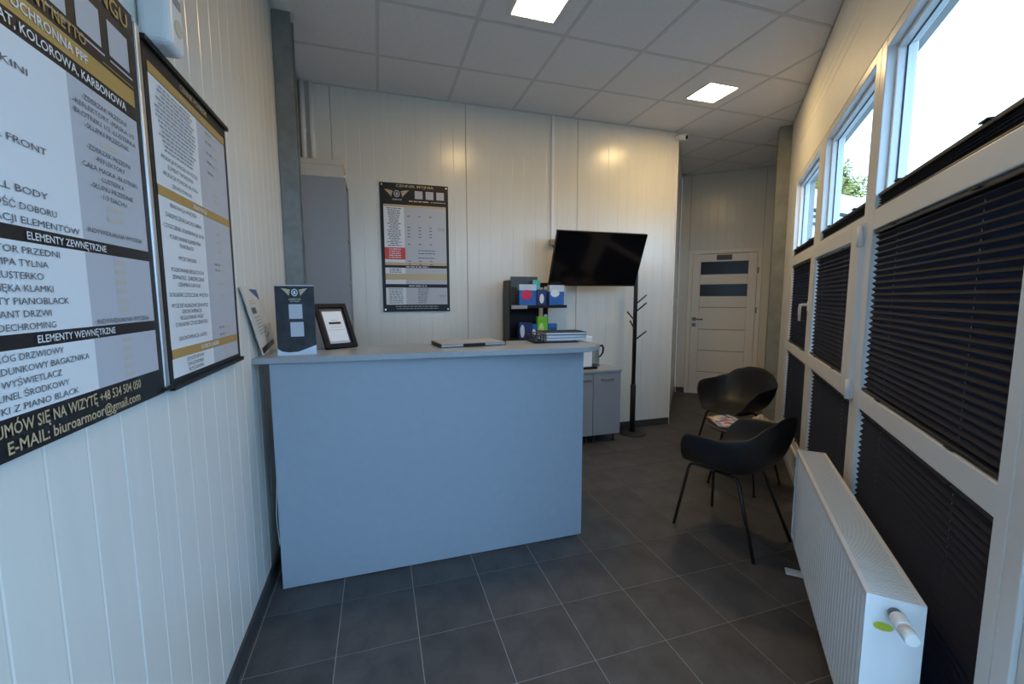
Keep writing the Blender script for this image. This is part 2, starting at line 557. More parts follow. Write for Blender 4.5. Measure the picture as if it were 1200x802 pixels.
# frame members shared by the units: built per unit
UNITS = [  # s0, s1 of the clear opening, outer s0, outer s1
    (3.72, 4.75, 3.61, 4.88),
    (2.50, 3.51, 2.43, 3.61),
    (1.29, 2.36, 1.235, 2.43),
]
ROWS = [(0.28, 0.935), (1.015, 1.715), (1.80, 2.455)]
FD = 0.10                        # frame depth
GL = -0.066                      # glass plane (local y)
def opening(parent, a, b, z0, z1, with_glass=True):
    """lining of one opening: stepped bead, gasket and pane"""
    m = MB()
    bd = 0.018
    m.box(a, a+bd, GL+0.006, GL+0.034, z0, z1); m.box(b-bd, b, GL+0.006, GL+0.034, z0, z1)
    m.box(a+bd, b-bd, GL+0.006, GL+0.034, z0, z0+bd); m.box(a+bd, b-bd, GL+0.006, GL+0.034, z1-bd, z1)
    m.build('glazing_bead', PVC, parent, bev=0.003)
    m = MB(); k = 0.004; y0, y1 = GL+0.003, GL+0.008
    m.box(a+bd, a+bd+k, y0, y1, z0+bd, z1-bd); m.box(b-bd-k, b-bd, y0, y1, z0+bd, z1-bd)
    m.box(a+bd+k, b-bd-k, y0, y1, z0+bd, z0+bd+k); m.box(a+bd+k, b-bd-k, y0, y1, z1-bd-k, z1-bd)
    m.build('gasket', GASKET, parent)
    MB().box(a, b, GL-0.003, GL+0.003, z0, z1).build('pane', GLASS, parent)
for n, (a, b, oa, ob) in enumerate(UNITS):
    wroot = bpy.data.objects.new('window_%d' % (n+1), None); COL.objects.link(wroot)
    wroot.location = rw(0, RC); wroot.rotation_euler = (0, 0, YAW_R); struct(wroot)
    fr = MB()
    fr.box(oa, a, -FD, 0, WZ0, WZ1); fr.box(b, ob, -FD, 0, WZ0, WZ1)
    fr.build('frame_post', PVC, wroot, bev=0.004)
    for z0, z1 in ((WZ0, ROWS[0][0]), (ROWS[0][1], ROWS[1][0]), (ROWS[1][1], ROWS[2][0]), (ROWS[2][1], WZ1)):
        MB().box(a, b, -FD, -0.0006, z0, z1).build('frame_rail', PVC, wroot, bev=0.004)
    for r, (z0, z1) in enumerate(ROWS):
        if n == 1 and r == 1:
            # casement sash standing proud of the frame
            sa, sb, sz0, sz1 = 2.452, 3.655, 0.955, 1.765
            ia, ib, iz0, iz1 = 2.60, 3.51, 1.04, 1.69
            s_ = MB()
            s_.box(sa, ia, -0.06, 0.02, sz0, sz1); s_.box(ib, sb, 0.0006, 0.02, sz0, sz1)
            s_.box(ia, ib, -0.0, 0.02, sz0, iz0); s_.box(ia, ib, -0.0, 0.02, iz1, sz1)
            sash = s_.build('sash', PVC, wroot, bev=0.004)
            opening(wroot, a, b, z0, z1)
            h = MB().box(3.575, 3.605, 0.02, 0.031, 1.33, 1.40)
            h.build('handle_plate', WHITE, wroot, bev=0.003)
            MB().tube([(3.59, 0.03, 1.375), (3.59, 0.062, 1.375), (3.60, 0.070, 1.372), (3.612, 0.072, 1.345), (3.615, 0.070, 1.26)],
                      [0.010, 0.010, 0.011, 0.011, 0.008], 10).build('handle', WHITE, wroot)
            for hz in (1.70, 1.0):
                MB().tube([(2.448, 0.022, hz-0.045), (2.448, 0.022, hz+0.045)], 0.011, 10).build('hinge', WHITE, wroot)
        else:
            opening(wroot, a, b, z0, z1)
    # inner sill lip
    MB().box(oa, ob, 0.0, 0.012, WZ0-0.006, WZ0+0.012).build('sill_lip', PVC, wroot)
# base trim under the windows
tr = struct(MB().box(1.235, S1, 0.0, 0.02, 0.0, 0.014).build('trim_1', ALU, None, loc=rw(0, RC), rz=YAW_R))

# glazed entrance door at the near end of the window wall
d2 = bpy.data.objects.new('door_2', None); COL.objects.link(d2); d2.location = rw(0, RC); d2.rotation_euler = (0, 0, YAW_R); struct(d2)
m = MB(); m.box(WS0, 0.10, -FD, 0, 0, WZ1); m.box(1.175, 1.235, -FD, 0, 0, WZ1); m.box(0.10, 1.175, -FD, 0, WZ1-0.06, WZ1); m.box(0.10, 1.175, -FD, -0.02, 0, 0.05)
m.build('door_frame', PVC, d2, bev=0.004)
m = MB(); m.box(0.10, 0.17, -0.08, -0.01, 0.05, WZ1-0.06); m.box(1.105, 1.175, -0.08, -0.01, 0.05, WZ1-0.06)
m.box(0.17, 1.105, -0.08, -0.01, 0.05, 0.15); m.box(0.17, 1.105, -0.08, -0.01, WZ1-0.13, WZ1-0.06)
m.build('door_leaf', PVC, d2, bev=0.004)
MB().box(0.17, 1.105, -0.05, -0.044, 0.15, WZ1-0.13).build('pane', GLASS, d2)

# ------------------------------------------------------------------ skirting
def skirt(name, p, q, inward):
    p = Vector((p[0], p[1], 0)); q = Vector((q[0], q[1], 0)); i = Vector((inward[0], inward[1], 0)).normalized()*0.011
    b = [p, q, q+i, p+i]
    o = MB().hexa(b, [v + Vector((0, 0, 0.075)) for v in b]).build(name, SKIRT)
    return struct(o)
skirt('baseboard_left', (XL, YF), (XL, 3.04), (1, 0))
skirt('baseboard_back', (XL+0.01, YB), (CB.x-0.005, YB), (0, -1))
skirt('baseboard_side', CB + sdir*0.03 , CD - sdir*0.02, -sn)
skirt('baseboard_door', dfr(-0.58), dfr(DW0-0.002), -RD)

# ------------------------------------------------------------------ ceiling lamps
lamp_labels = ['square white ceiling light panel above the counter', 'square white ceiling light panel near the windows and the security camera']
LED = mat('led_diffuser', (0.9, 0.9, 0.9), 0.4, emit=LAMP_COLOR[:3], estr=LAMP_STRENGTH)
for (i, j), lab in zip(LAMPS, lamp_labels):
    cx = GX + (i+0.5)*GP + 0.02; cy = GY + (j+0.5)*GP + 0.04
    t = thing('ceiling_light', lab, 'ceiling light', (cx, cy, H), 0, 'square ceiling light panels')
    r = 0.15
    m = MB(); e = 0.012
    m.box(-r, r, -r, -r+e, -0.010, 0.0028); m.box(-r, r, r-e, r, -0.010, 0.0028); m.box(-r, -r+e, -r+e, r-e, -0.010, 0.0028); m.box(r-e, r, -r+e, r-e, -0.010, 0.0028)
    m.build('frame', WHITE, t)
    MB().box(-r+e, r-e, -r+e, r-e, -0.007, 0.0028).build('diffuser', LED, t)

# ------------------------------------------------------------------ pleated blinds
def blind(label, a, b, z0, z1, y, folded=False):
    t = rroot('pleated_blind', label, 'blind', 'black pleated window blinds', s=a, z=z0)
    L = b - a; hh = z1 - z0
    g = 0.006
    d = 0.0075
    if folded:
        pitch = 0.011; zt = 0.052; zb = 0.010
    else:
        pitch = 0.0245; zt = hh - 0.018; zb = 0.014
    n = max(2, round((zt - zb)/pitch)); pts = []
    for k in range(2*n + 1):
        pts.append((y + (d if k % 2 else -d), zb + (zt - zb)*k/(2*n)))
    m = MB()
    for (ya, za), (yb, zb_) in zip(pts[:-1], pts[1:]):
        m.face([(g, ya, za), (L-g, ya, za), (L-g, yb, zb_), (g, yb, zb_)])
    fab = m.build('pleated_fabric', BLIND, t)
    so = fab.modifiers.new('solid', 'SOLIDIFY'); so.thickness = 0.0012; so.offset = 0
    MB().box(g, L-g, y-0.011, y+0.013, zt, zt+0.014).build('top_rail', BLINDR, t, bev=0.003)
    MB().box(g, L-g, y-0.011, y+0.013, 0.001, zb).build('bottom_rail', BLINDR, t, bev=0.003)
    for f in (0.22, 0.78):
        if folded:
            MB().box(L*f-0.022, L*f+0.022, y-0.012, y+0.020, zt+0.014, zt+0.019).build('grip_tab', BLINDR, t, bev=0.002)
        else:
            MB().tube([(L*f, y-0.002, zb), (L*f, y-0.002, zt)], 0.0011, 6).build('cord', CORD, t)
            MB().box(L*f-0.02, L*f+0.02, y+0.013, y+0.022, 0.003, 0.007).build('grip_tab', BLINDR, t, bev=0.0015)
            MB().box(L*f-0.02, L*f+0.02, y+0.013, y+0.022, zt+0.006, zt+0.010).build('grip_tab', BLINDR, t, bev=0.0015)
    return t
BY = -0.020
where = ['farthest window', 'middle window', 'nearest window']
for n, (a, b, oa, ob) in enumerate(UNITS):
    for r, (z0, z1) in enumerate(ROWS):
        aa, bb, zz0, zz1, y = a, b, z0, z1, BY
        if n == 1 and r == 1:
            aa, bb, zz0, zz1, y = 2.60, 3.51, 1.04, 1.69, -0.002
        row = ['closed black pleated blind in the bottom row of the ', 'closed black pleated blind in the middle row of the ', 'folded black pleated blind lying along the upper pane of the '][r]
        blind(row + where[n], aa, bb, zz0, zz1, y, folded=(r == 2))

# ------------------------------------------------------------------ interior door
d1 = bpy.data.objects.new('door_1', None); COL.objects.link(d1)
d1.location = dfr(0); d1.rotation_euler = (0, 0, math.atan2(RN.y, RN.x)); struct(d1)
# local x = RN, local y = RD (away from the viewer)
m = MB(); m.box(DW0, DW0+0.055, -0.018, 0.09, 0, DTOP); m.box(DW1-0.055, DW1, -0.018, 0.09, 0, DTOP); m.box(DW0+0.055, DW1-0.055, -0.018, 0.09, DTOP-0.055, DTOP)
m.build('door_frame', DOORW, d1, bev=0.004)
la, lb, lt = DW0+0.058, DW1-0.058, DTOP-0.058
# leaf: stiles, then boards with shadow gaps and glass between
MB().box(la, la+0.105, -0.008, 0.032, 0.006, lt).build('stile', DOORW, d1, bev=0.002)
MB().box(lb-0.105, lb, -0.008, 0.032, 0.006, lt).build('stile', DOORW, d1, bev=0.002)
ia, ib = la+0.106, lb-0.106
MB().box(ia, ib, 0.004, 0.030, 0.006, lt).build('leaf_core', mat('inlay_grey', (0.16, 0.155, 0.15), 0.5), d1)
MB().box(DW0-0.03, DW1+0.03, 0.0905, 0.10, -0.02, DTOP+0.03).build('door_back', DOORW, d1)  # unseen sheet added behind the door to block daylight leaking round the leaf
cuts = [0.006, 0.335, 0.655, 0.965, 1.285, 1.448, 1.611, 1.759, 1.934, lt]
for k in range(len(cuts)-1):
    z0, z1 = cuts[k]+0.004, cuts[k+1]-0.004
    if k in (5, 7):
        MB().box(ia, ib, -0.003, 0.003, z0-0.004, z1+0.004).build('pane', SMOKE, d1)
    else:
        MB().box(ia, ib, -0.007, 0.003, z0, z1).build('door_board', DOORW, d1, bev=0.0015)
MB().box(-0.10, 0.095, -0.012, -0.0075, 1.957, 2.028).build('name_plate', mat('brown_plate', (0.035, 0.028, 0.022), 0.35), d1, bev=0.001)
pl = MB(); pl.box(-0.392, -0.340, -0.016, -0.008, 1.085, 1.137); pl.box(-0.392, -0.340, -0.016, -0.008, 1.000, 1.050)
hp = pl.build('handle_plate', CHROME, d1, bev=0.002)
MB().tube([(-0.366, -0.014, 1.112), (-0.366, -0.055, 1.112), (-0.355, -0.062, 1.112), (-0.245, -0.062, 1.110)], 0.010, 10).build('handle', CHROME, hp)
for hz in (1.80, 1.25, 0.3):
    MB().tube([(DW1-0.045, -0.022, hz-0.04), (DW1-0.045, -0.022, hz+0.04)], 0.008, 8).build('hinge', CHROME, d1)

# ------------------------------------------------------------------ steel columns and conduits
def hcolumn(name, label, x, y, w, d, m, rz=0.0):
    t = thing(name, label, 'column', (x, y, 0), rz)
    tk = 0.011
    q = MB(); q.box(-w/2, w/2, -d/2, -d/2+tk, 0, H-0.003); q.build('flange', m, t, bev=0.002)
    q = MB(); q.box(-w/2, w/2, d/2-tk, d/2, 0, H-0.003); q.build('flange', m, t, bev=0.002)
    MB().box(-0.004, 0.004, -d/2+tk, d/2-tk, 0, H-0.003).build('web', m, t)
    MB().box(-w/2+0.004, w/2-0.004, -d/2+0.02, d/2-0.02, 0.0, 0.012).build('base_plate', m, t)
    return t
hcolumn('steel_column', 'grey galvanised steel column against the left wall behind the counter', XL+0.0545, 3.11, 0.105, 0.12, STEEL)
c = rw(5.36, RC-0.058)
hcolumn('steel_column', 'weathered grey steel column at the far end of the windows', c.x, c.y, 0.115, 0.12, STEELD, YAW_R - math.pi/2)
for k, (x, lab) in enumerate(((-0.527, 'white vertical conduit pipe in the back left corner, nearer the steel column'), (-0.462, 'white vertical conduit pipe in the back left corner, farther from the steel column'))):
    t = thing('conduit_pipe', lab, 'pipe', (x, YB-0.024, 2.36), 0, 'conduit pipes in the back corner')
    MB().tube([(0, 0, 0), (0, 0, H-2.362)], 0.019, 14).build('pipe', WHITE, t)
    MB().box(-0.024, 0.024, 0.0, 0.0235, 0.42, 0.44).build('clip', WHITE, t)
t = thing('cable_trunking', 'narrow white cable trunking running down the back wall to the television', 'trunking', (1.66, YB, 1.95), 0)
MB().box(-0.013, 0.013, -0.018, -0.0005, 0.05, H-1.953).build('trunk', WHITE, t, bev=0.002)
MB().box(-0.035, 0.028, -0.045, -0.0005, -0.005, 0.05).build('socket', mat('socket_grey', (0.35, 0.34, 0.33), 0.4), t, bev=0.004)
MB().tube([(0.0, -0.02, 0.0), (0.01, -0.05, -0.06), (0.05, -0.08, -0.10), (0.12, -0.07, -0.12)], 0.004, 8).build('cable', BLACKP, t)

# ------------------------------------------------------------------ security camera
t = thing('security_camera', 'small white bullet camera under the ceiling at the back wall corner', 'camera', (CB.x-0.015, YB-0.012, H-0.085), 0)
MB().box(-0.02, 0.016, -0.012, 0.0115, -0.01, 0.05).build('mount', WHITE, t, bev=0.004)
d = Vector((0.35, -0.85, -0.25)).normalized()
p0 = Vector((0.0, -0.01, 0.03))
b_ = MB().tube([p0, p0 + d*0.02, p0 + d*0.09, p0 + d*0.095], [0.02, 0.031, 0.031, 0.028], 18).build('body', WHITE, t)
MB().tube([p0 + d*0.094, p0 + d*0.099], [0.021, 0.019], 16).build('lens', BLACKP, b_)

# ------------------------------------------------------------------ light switch in the passage
sp = CB + sdir*(sl*0.80) - sn*0.001
t = thing('light_switch', 'white light switch on the passage wall left of the door', 'switch', (sp.x, sp.y, 1.36), math.atan2(sdir.y, sdir.x))
MB().box(-0.042, 0.042, -0.011, -0.0005, -0.042, 0.042).build('plate', WHITE, t, bev=0.004)
MB().box(-0.028, 0.028, -0.016, -0.011, -0.028, 0.028).build('rocker', WHITE, t, bev=0.002)

# ------------------------------------------------------------------ reception counter
CX0, CX1, CY0 = -0.494, 1.128, 2.20
ct = thing('reception_counter', 'grey laminate reception counter with a slab top', 'counter', (0, 0, 0))
MB().box(CX0, CX1, CY0, CY0+0.022, 0.004, 1.128).build('front_panel', GREY, ct, bev=0.0015)
MB().box(CX0, CX0+0.022, CY0+0.0222, 2.56, 0.004, 1.128).build('side_panel', GREY, ct, bev=0.0015)
MB().box(CX1-0.022, CX1, CY0+0.0222, 2.56, 0.004, 1.128).build('side_panel', GREY, ct, bev=0.0015)
MB().box(CX0+0.0222, CX1-0.0222, CY0+0.0222, 2.85, 0.72, 0.748).build('inner_desk', GREYTOP, ct, bev=0.0015)
MB().box(CX0+0.0222, CX0+0.04, 2.561, 2.84, 0.004, 0.72).build('desk_side', GREY, ct)
MB().box(CX1-0.04, CX1-0.0222, 2.561, 2.84, 0.004, 0.72).build('desk_side', GREY, ct)
top = [(XL+0.002, 2.186), (1.075, 2.098), (1.115, 2.102), (1.15, 2.120), (1.235, 2.205), (1.248, 2.235), (1.248, 2.58), (XL+0.002, 2.58)]
MB().slab(top, 1.1282, 1.156).build('countertop', GREYTOP, ct, bev=0.002)
ZT = 1.1562
cb = tag(MB().tube([(XL+0.012, 2.62, 1.05), (XL+0.010, 2.55, 0.75), (XL+0.014, 2.44, 0.45), (XL+0.020, 2.36, 0.30), (XL+0.035, 2.33, 0.17), (XL+0.055, 2.36, 0.155)], 0.0035, 8).build('power_cable', WHITE),
         'thin white cable hanging in the gap between counter and left wall', 'cable')

# laptop
t = thing('laptop', 'closed silver laptop with black hinge lying on the counter top', 'laptop', (0.50, 2.452, ZT), math.radians(6))
SILV = mat('laptop_silver', (0.42, 0.42, 0.44), 0.35, metal=0.6, noise=0.04)
MB().box(-0.19, 0.19, -0.115, 0.115, 0.003, 0.013).build('base', SILV, t, bev=0.003)
MB().box(-0.19, 0.19, -0.113, 0.115, 0.0135, 0.021).build('lid', mat('laptop_lid', (0.33, 0.32, 0.32), 0.4, noise=0.05), t, bev=0.003)
for a_ in (-0.193, 0.1895): MB().box(a_, a_+0.0035, -0.116, 0.116, 0.002, 0.022).build('edge_bumper', BLACKP, t)
MB().box(-0.065, 0.065, -0.121, -0.1135, 0.003, 0.020).build('hinge', BLACKP, t, bev=0.003)
for fx in (-0.16, 0.16):
    for fy in (-0.09, 0.09): MB().box(fx-0.012, fx+0.012, fy-0.008, fy+0.008, 0.0, 0.003).build('rubber_foot', BLACKP, t)

# document tray with folders
t = thing('document_tray', 'black wire letter tray on the right end of the counter top', 'tray', (1.06, 2.46, ZT), math.radians(-3))
m = MB()
W2, D2 = 0.165, 0.10
m.tube([(-W2, -D2, 0.004), (W2-0.05, -D2, 0.004), (W2-0.05, D2, 0.004), (-W2, D2, 0.004), (-W2, -D2, 0.004)], 0.003, 6)
m.tube([(-W2+0.07, -D2, 0.05), (-W2, -D2, 0.05), (-W2, D2, 0.05), (-W2+0.07, D2, 0.05)], 0.003, 6)
for k in range(9):
    y = -D2 + 2*D2*k/8
    m.tube([(-W2, y, 0.004), (-W2, y, 0.05)], 0.002, 6)
for k in range(5):
    x = -W2 + 0.07*k/4
    m.tube([(x, -D2, 0.004), (x, -D2, 0.05)], 0.002, 6); m.tube([(x, D2, 0.004), (x, D2, 0.05)], 0.002, 6)
m.build('wire_basket', BLACKM, t)
MB().box(-W2+0.004, -W2+0.065, -D2+0.005, D2-0.005, 0.006, 0.011).build('mesh_floor', BLACKM, t)
rz0 = math.radians(-3)
def onc(x, y, z=0.0):
    return (1.06 + x*math.cos(rz0) - y*math.sin(rz0), 2.46 + x*math.sin(rz0) + y*math.cos(rz0), ZT + z)
FOLD = mat('folder_grey', (0.36, 0.38, 0.42), 0.5, noise=0.05); SHEET = mat('paper_sheets', (0.66, 0.68, 0.70), 0.6, noise=0.05, nscale=90)
for k, (zz, cov, lab) in enumerate(((0.0115, FOLD, 'grey document folder at the bottom of the stack on the counter'), (0.0295, FOLD, 'grey document folder in the middle of the stack on the counter'), (0.0475, BLACKP, 'black document folder on top of the stack on the counter'))):
    f = thing('document_folder', lab, 'folder', onc(0.03, -0.004*k, zz), rz0 + math.radians((0, 1.5, -1.5)[k]), 'folders stacked in the tray')
    MB().box(-0.125, 0.14, -0.09, 0.09, 0.0, 0.003).build('cover', cov, f)
    MB().box(-0.12, 0.137, -0.087, 0.087, 0.0032, 0.0142).build('paper_block', SHEET, f)
    MB().box(-0.125, 0.14, -0.09, 0.09, 0.0144, 0.0172).build('cover', cov, f)
    MB().box(0.1402, 0.143, -0.09, 0.09, 0.0, 0.0172).build('spine', PAPERW, f)

# ------------------------------------------------------------------ low grey cabinet row behind the counter
for k, (x0, x1, lab) in enumerate(((1.12, 1.498, 'grey low cabinet hidden mostly behind the counter under the product stand'), (1.50, 1.954-0.001, 'grey low cabinet beside the counter end, partly hidden by it'), (1.955, 2.258, 'grey low cabinet with bar handle next to the coat stand'))):
    t = thing('low_cabinet', lab, 'cabinet', (x0, 3.60, 0), 0, 'low grey cabinets along the back wall')
    wv = x1 - x0
    MB().box(0, wv, 0.02, 0.34, 0.085, 0.709).build('body', GREYCAB, t)
    dr = MB().box(0.002, wv-0.002, 0.0, 0.0185, 0.088, 0.706).build('door', GREYCAB, t, bev=0.001)
    hx = wv*0.5 if k == 2 else wv-0.085
    MB().tube([(hx-0.065, 0.001, 0.640), (hx-0.055, -0.020, 0.637), (hx+0.055, -0.020, 0.637), (hx+0.065, 0.001, 0.640)], 0.0055, 8).build('handle', CHROME, dr)
    for fx in (0.04, wv-0.04):
        for fy in (0.06, 0.30):
            MB().lathe([(0.018, 0), (0.018, 0.006), (0.012, 0.012), (0.012, 0.0848)], (fx, fy, 0), 12).build('foot', BLACKM, t)
wt = tag(MB().box(1.115, 2.265, 3.592, 3.942, 0.7095, 0.730).build('cabinet_worktop', GREYTOP, bev=0.002), 'grey worktop board lying across the low cabinets', 'worktop')

# coffee maker
ZC = 0.7302
t = thing('coffee_maker', 'white coffee maker with glass jug on the low cabinet', 'coffee maker', (1.99, 3.76, ZC), 0)
MB().box(-0.115, 0.055, -0.075, 0.075, 0.0, 0.022).build('base', BLACKP, t, bev=0.005)
MB().box(-0.115, -0.005, -0.072, 0.072, 0.0225, 0.325).build('body', ENAMEL, t, bev=0.008)
MB().lathe([(0.058, 0.0), (0.06, 0.005), (0.055, 0.008)], (0.055, 0, 0.024), 20).build('hot_plate', CHROME, t)
jug = MB().lathe([(0.044, 0.0), (0.05, 0.012), (0.05, 0.09), (0.047, 0.15), (0.043, 0.185)], (0.055, 0, 0.0325), 24).build('jug', JUG, t)
MB().lathe([(0.045, 0.0), (0.045, 0.012), (0.02, 0.022)], (0.055, 0, 0.218), 20).build('lid', BLACKP, jug)
MB().tube([(0.09, -0.005, 0.215), (0.14, -0.005, 0.222), (0.152, -0.005, 0.20), (0.148, -0.005, 0.15), (0.12, -0.005, 0.115), (0.10, -0.005, 0.11)], [0.009, 0.011, 0.011, 0.010, 0.009, 0.007], 10).build('handle', BLACKP, jug)

# ------------------------------------------------------------------ product stand with packs
SX, SY = 1.14, 3.70
t = thing('product_stand', 'black retail stand with two shelves of blue and green car care packs', 'display stand', (SX, SY, ZC), 0)
t['label'] = 'black display stand with two shelves on the cabinet by the television'
GSL = mat('stand_print', (0.05, 0.055, 0.06), 0.4, noise=0.5, nscale=18)
MB().box(0, 0.012, 0.0, 0.20, 0, 0.86).build('side_panel', BLACKP, t, bev=0.002)
MB().box(0.012, 0.36, 0.185, 0.197, 0, 0.86).build('back_panel', BLACKP, t, bev=0.002)
MB().box(0.06, 0.33, 0.150, 0.156, 0.632, 0.90).build('header_card', GSL, t)
pp = MB(); pp.box(0.40, 0.452, 0.178, 0.186, 0, 0.845); pp.box(0.33, 0.40, 0.178, 0.186, 0.80, 0.845); pp.build('bracket', BLACKP, t, bev=0.002)
for zr in (0.52, 0.45, 0.79):
    MB().tube([(0.426, 0.177, zr), (0.426, 0.174, zr)], 0.020, 14).build('hole_ring', PAPERW, t)
MB().box(0.0125, 0.565, -0.02, 0.176, 0.605, 0.631).build('shelf', BLACKP, t, bev=0.002)
MB().box(0.0125, 0.50, -0.02, 0.176, 0.300, 0.322).build('shelf', BLACKP, t, bev=0.002)
MB().box(0.012, 0.165, -0.026, -0.0205, 0.60, 0.632).build('shelf_label', mat('label_grey', (0.32, 0.31, 0.30), 0.5), t)
Z1 = ZC + 0.6312; Z0 = ZC + 0.3222
def pack(label, x, y, z, w, d, h, m, top=None, badge=None, pouch=False, topf=0.3):
    o = thing('product_pack', label, 'package', (SX + x, SY + y, z), 0, 'car care packs on the stand')
    if pouch:
        MB().hexa([(-w/2, -d/2, 0), (w/2, -d/2, 0), (w/2, d/2, 0), (-w/2, d/2, 0)],
                  [(-w/2, -0.004, h), (w/2, -0.004, h), (w/2, 0.004, h), (-w/2, 0.004, h)]).build('pouch', m, o, bev=0.003)
    else:
        MB().box(-w/2, w/2, -d/2, d/2, 0, h).build('carton', m, o, bev=0.002)
    if top is not None:
        MB().box(-w/2-0.0006, w/2+0.0006, -d/2-0.0010, d/2+0.001, h*(1-topf), h+0.0008).build('printed_top', top, o)
    if badge:
        bm, bx, bz, rx, rzz = badge
        q = MB(); k = 20
        q.face([(bx + rx*math.cos(2*math.pi*i/k), -d/2-0.0018, bz + rzz*math.sin(2*math.pi*i/k)) for i in range(k)])
        q.build('printed_badge', bm, o)
    return o
pack('blue carton with crimson badge and pale top on the upper shelf', 0.175, 0.02, Z1, 0.165, 0.06, 0.19, BLUEP, PALEP, (PINKR, -0.012, 0.095, 0.052, 0.045), topf=0.28)
pack('navy pack with white label in the middle of the upper shelf', 0.322, 0.04, Z1, 0.095, 0.05, 0.145, NAVYP, None, (PAPERW, 0.0, 0.06, 0.022, 0.045))
pack('teal tall pack standing behind the navy one on the upper shelf', 0.300, 0.115, Z1, 0.075, 0.04, 0.235, TEALP)
pack('pale blue pouch pack at the right end of the upper shelf', 0.468, 0.03, Z1, 0.15, 0.06, 0.185, BLUEP, PALEP, (PAPERW, -0.02, 0.11, 0.045, 0.035), topf=0.32)
pack('white and blue pouch pack on the left of the lower shelf', 0.160, 0.03, Z0, 0.13, 0.06, 0.15, NAVYP, None, (PALEP, -0.035, 0.07, 0.022, 0.06))
pack('small blue pack beside the white pouch on the lower shelf', 0.250, 0.06, Z0, 0.07, 0.05, 0.13, BLUEP, None, (PAPERW, 0.0, 0.05, 0.02, 0.035))
pack('bright green carton in the middle of the lower shelf', 0.335, 0.05, Z0, 0.10, 0.05, 0.20, GREENP, None, (mat('pack_lime', (0.45, 0.72, 0.25), 0.4), -0.012, 0.09, 0.022, 0.05))
pack('dark blue carton at the right end of the lower shelf', 0.440, 0.07, Z0, 0.10, 0.06, 0.13, mat('pack_deepteal', (0.02, 0.09, 0.17), 0.35, noise=0.3, nscale=30), BLUEP)
pack('small yellow round-topped pack in front of the green carton', 0.300, 0.0, Z0, 0.045, 0.03, 0.09, YELL, pouch=True)

# ------------------------------------------------------------------ television
tz = 1.786; ty = 3.65
t = thing('television', 'black flat television tilted down on a wall arm', 'television', (2.013, ty, tz), 0)
tilt = math.atan2(0.20, 0.482)
TVR = bpy.data.objects.new('screen_housing', None)
hw, hh = 0.467, 0.262
def tvb(x0, x1, y0, y1, z0, z1):
    m = MB().box(x0, x1, y0, y1, z0, z1)
    R = Matrix.Rotation(tilt, 4, 'X')
    m.v = [tuple(R @ Vector(v)) for v in m.v]
    return m
tvb(-hw, hw, 0.0, 0.03, -hh, hh).build('housing', BLACKP, t, bev=0.004)
tvb(-hw+0.008, hw-0.008, -0.0016, -0.0002, -hh+0.018, hh-0.008).build('screen', SCREEN, t)
m = MB()
for e in ((-hw, hw, -hh, -hh+0.016), (-hw, hw, hh-0.007, hh), (-hw, -hw+0.007, -hh+0.016, hh-0.007), (hw-0.007, hw, -hh+0.016, hh-0.007)):
    q = tvb(e[0], e[1], -0.003, -0.0003, e[2], e[3]); n = len(m.v); m.v += q.v; m.f += [tuple(n+i for i in f) for f in q.f]; m.sm += q.sm
m.build('bezel', BLACKP, t)
tvb(-0.25, 0.25, 0.0305, 0.065, -0.20, 0.08).build('back_cover', BLACKP, t, bev=0.01)
m = MB(); m.box(-0.11, 0.11, 0.295, 0.3035, -0.12, 0.12)
m.tube([(0, 0.297, 0.0), (0.03, 0.20, 0.0), (0, 0.06, 0.0)], 0.018, 10)
m.build('wall_arm', BLACKM, t)

# ------------------------------------------------------------------ coat stand
t = thing('coat_stand', 'black metal coat stand with pegs on a round base', 'coat stand', (2.525, 3.79, 0), 0)
MB().lathe([(0.145, 0.0), (0.145, 0.010), (0.135, 0.014), (0.032, 0.018)], (0, 0, 0), 36).build('base', BLACKM, t)
MB().lathe([(0.028, 0.0), (0.028, 0.50), (0.026, 0.505)], (0, 0, 0.018), 18).build('lower_pole', BLACKM, t)
MB().lathe([(0.0205, 0.0), (0.0205, 1.20), (0.015, 1.215)], (0, 0, 0.523), 18).build('upper_pole', BLACKM, t)
for z, ang in ((1.37, -12), (1.29, -55), (1.20, 195), (1.11, 212), (1.00, -30)):
    a = math.radians(ang); dx, dy = math.cos(a), math.sin(a)
    MB().tube([(dx*0.015, dy*0.015, z), (dx*0.115, dy*0.115, z+0.085)], [0.008, 0.0075], 10).build('peg', BLACKM, t)

# ------------------------------------------------------------------ tall shelf unit and box
t = thing('tall_shelf_unit', 'tall grey shelf unit in the back left corner', 'shelf unit', (-0.54, 3.60, 0), 0)
Wd, Dp, Ht = 0.333, 0.338, 2.352
MB().box(0, Wd, 0, 0.018, 0, Ht).build('side_panel', GREYCAB, t, bev=0.001)
MB().box(0, Wd, Dp-0.018, Dp, 0, Ht).build('side_panel', GREYCAB, t, bev=0.001)
MB().box(0, 0.012, 0.0182, Dp-0.0182, 0, Ht).build('back_panel', GREYCAB, t)
for z in (0.06, 0.45, 0.85, 1.22, 1.55, 1.90, Ht-0.018):
    MB().box(0.0122, Wd-0.004, 0.0182, Dp-0.0182, z, z+0.018).build('shelf', GREYCAB, t)
bx = thing('storage_box', 'pale cardboard box lying on top of the tall shelf unit', 'box', (-0.535, 3.603, Ht+0.0005), 0)
CARD = mat('pale_card', (0.52, 0.49, 0.44), 0.7, noise=0.05)
MB().box(0, 0.31, 0, 0.30, 0, 0.085).build('body', CARD, bx, bev=0.002)
MB().box(-0.003, 0.313, -0.003, 0.303, 0.0853, 0.125).build('lid', CARD, bx, bev=0.002)
MB().box(0.3135, 0.330, 0.05, 0.07, 0.0, 0.03).build('tab', WHITE, bx)
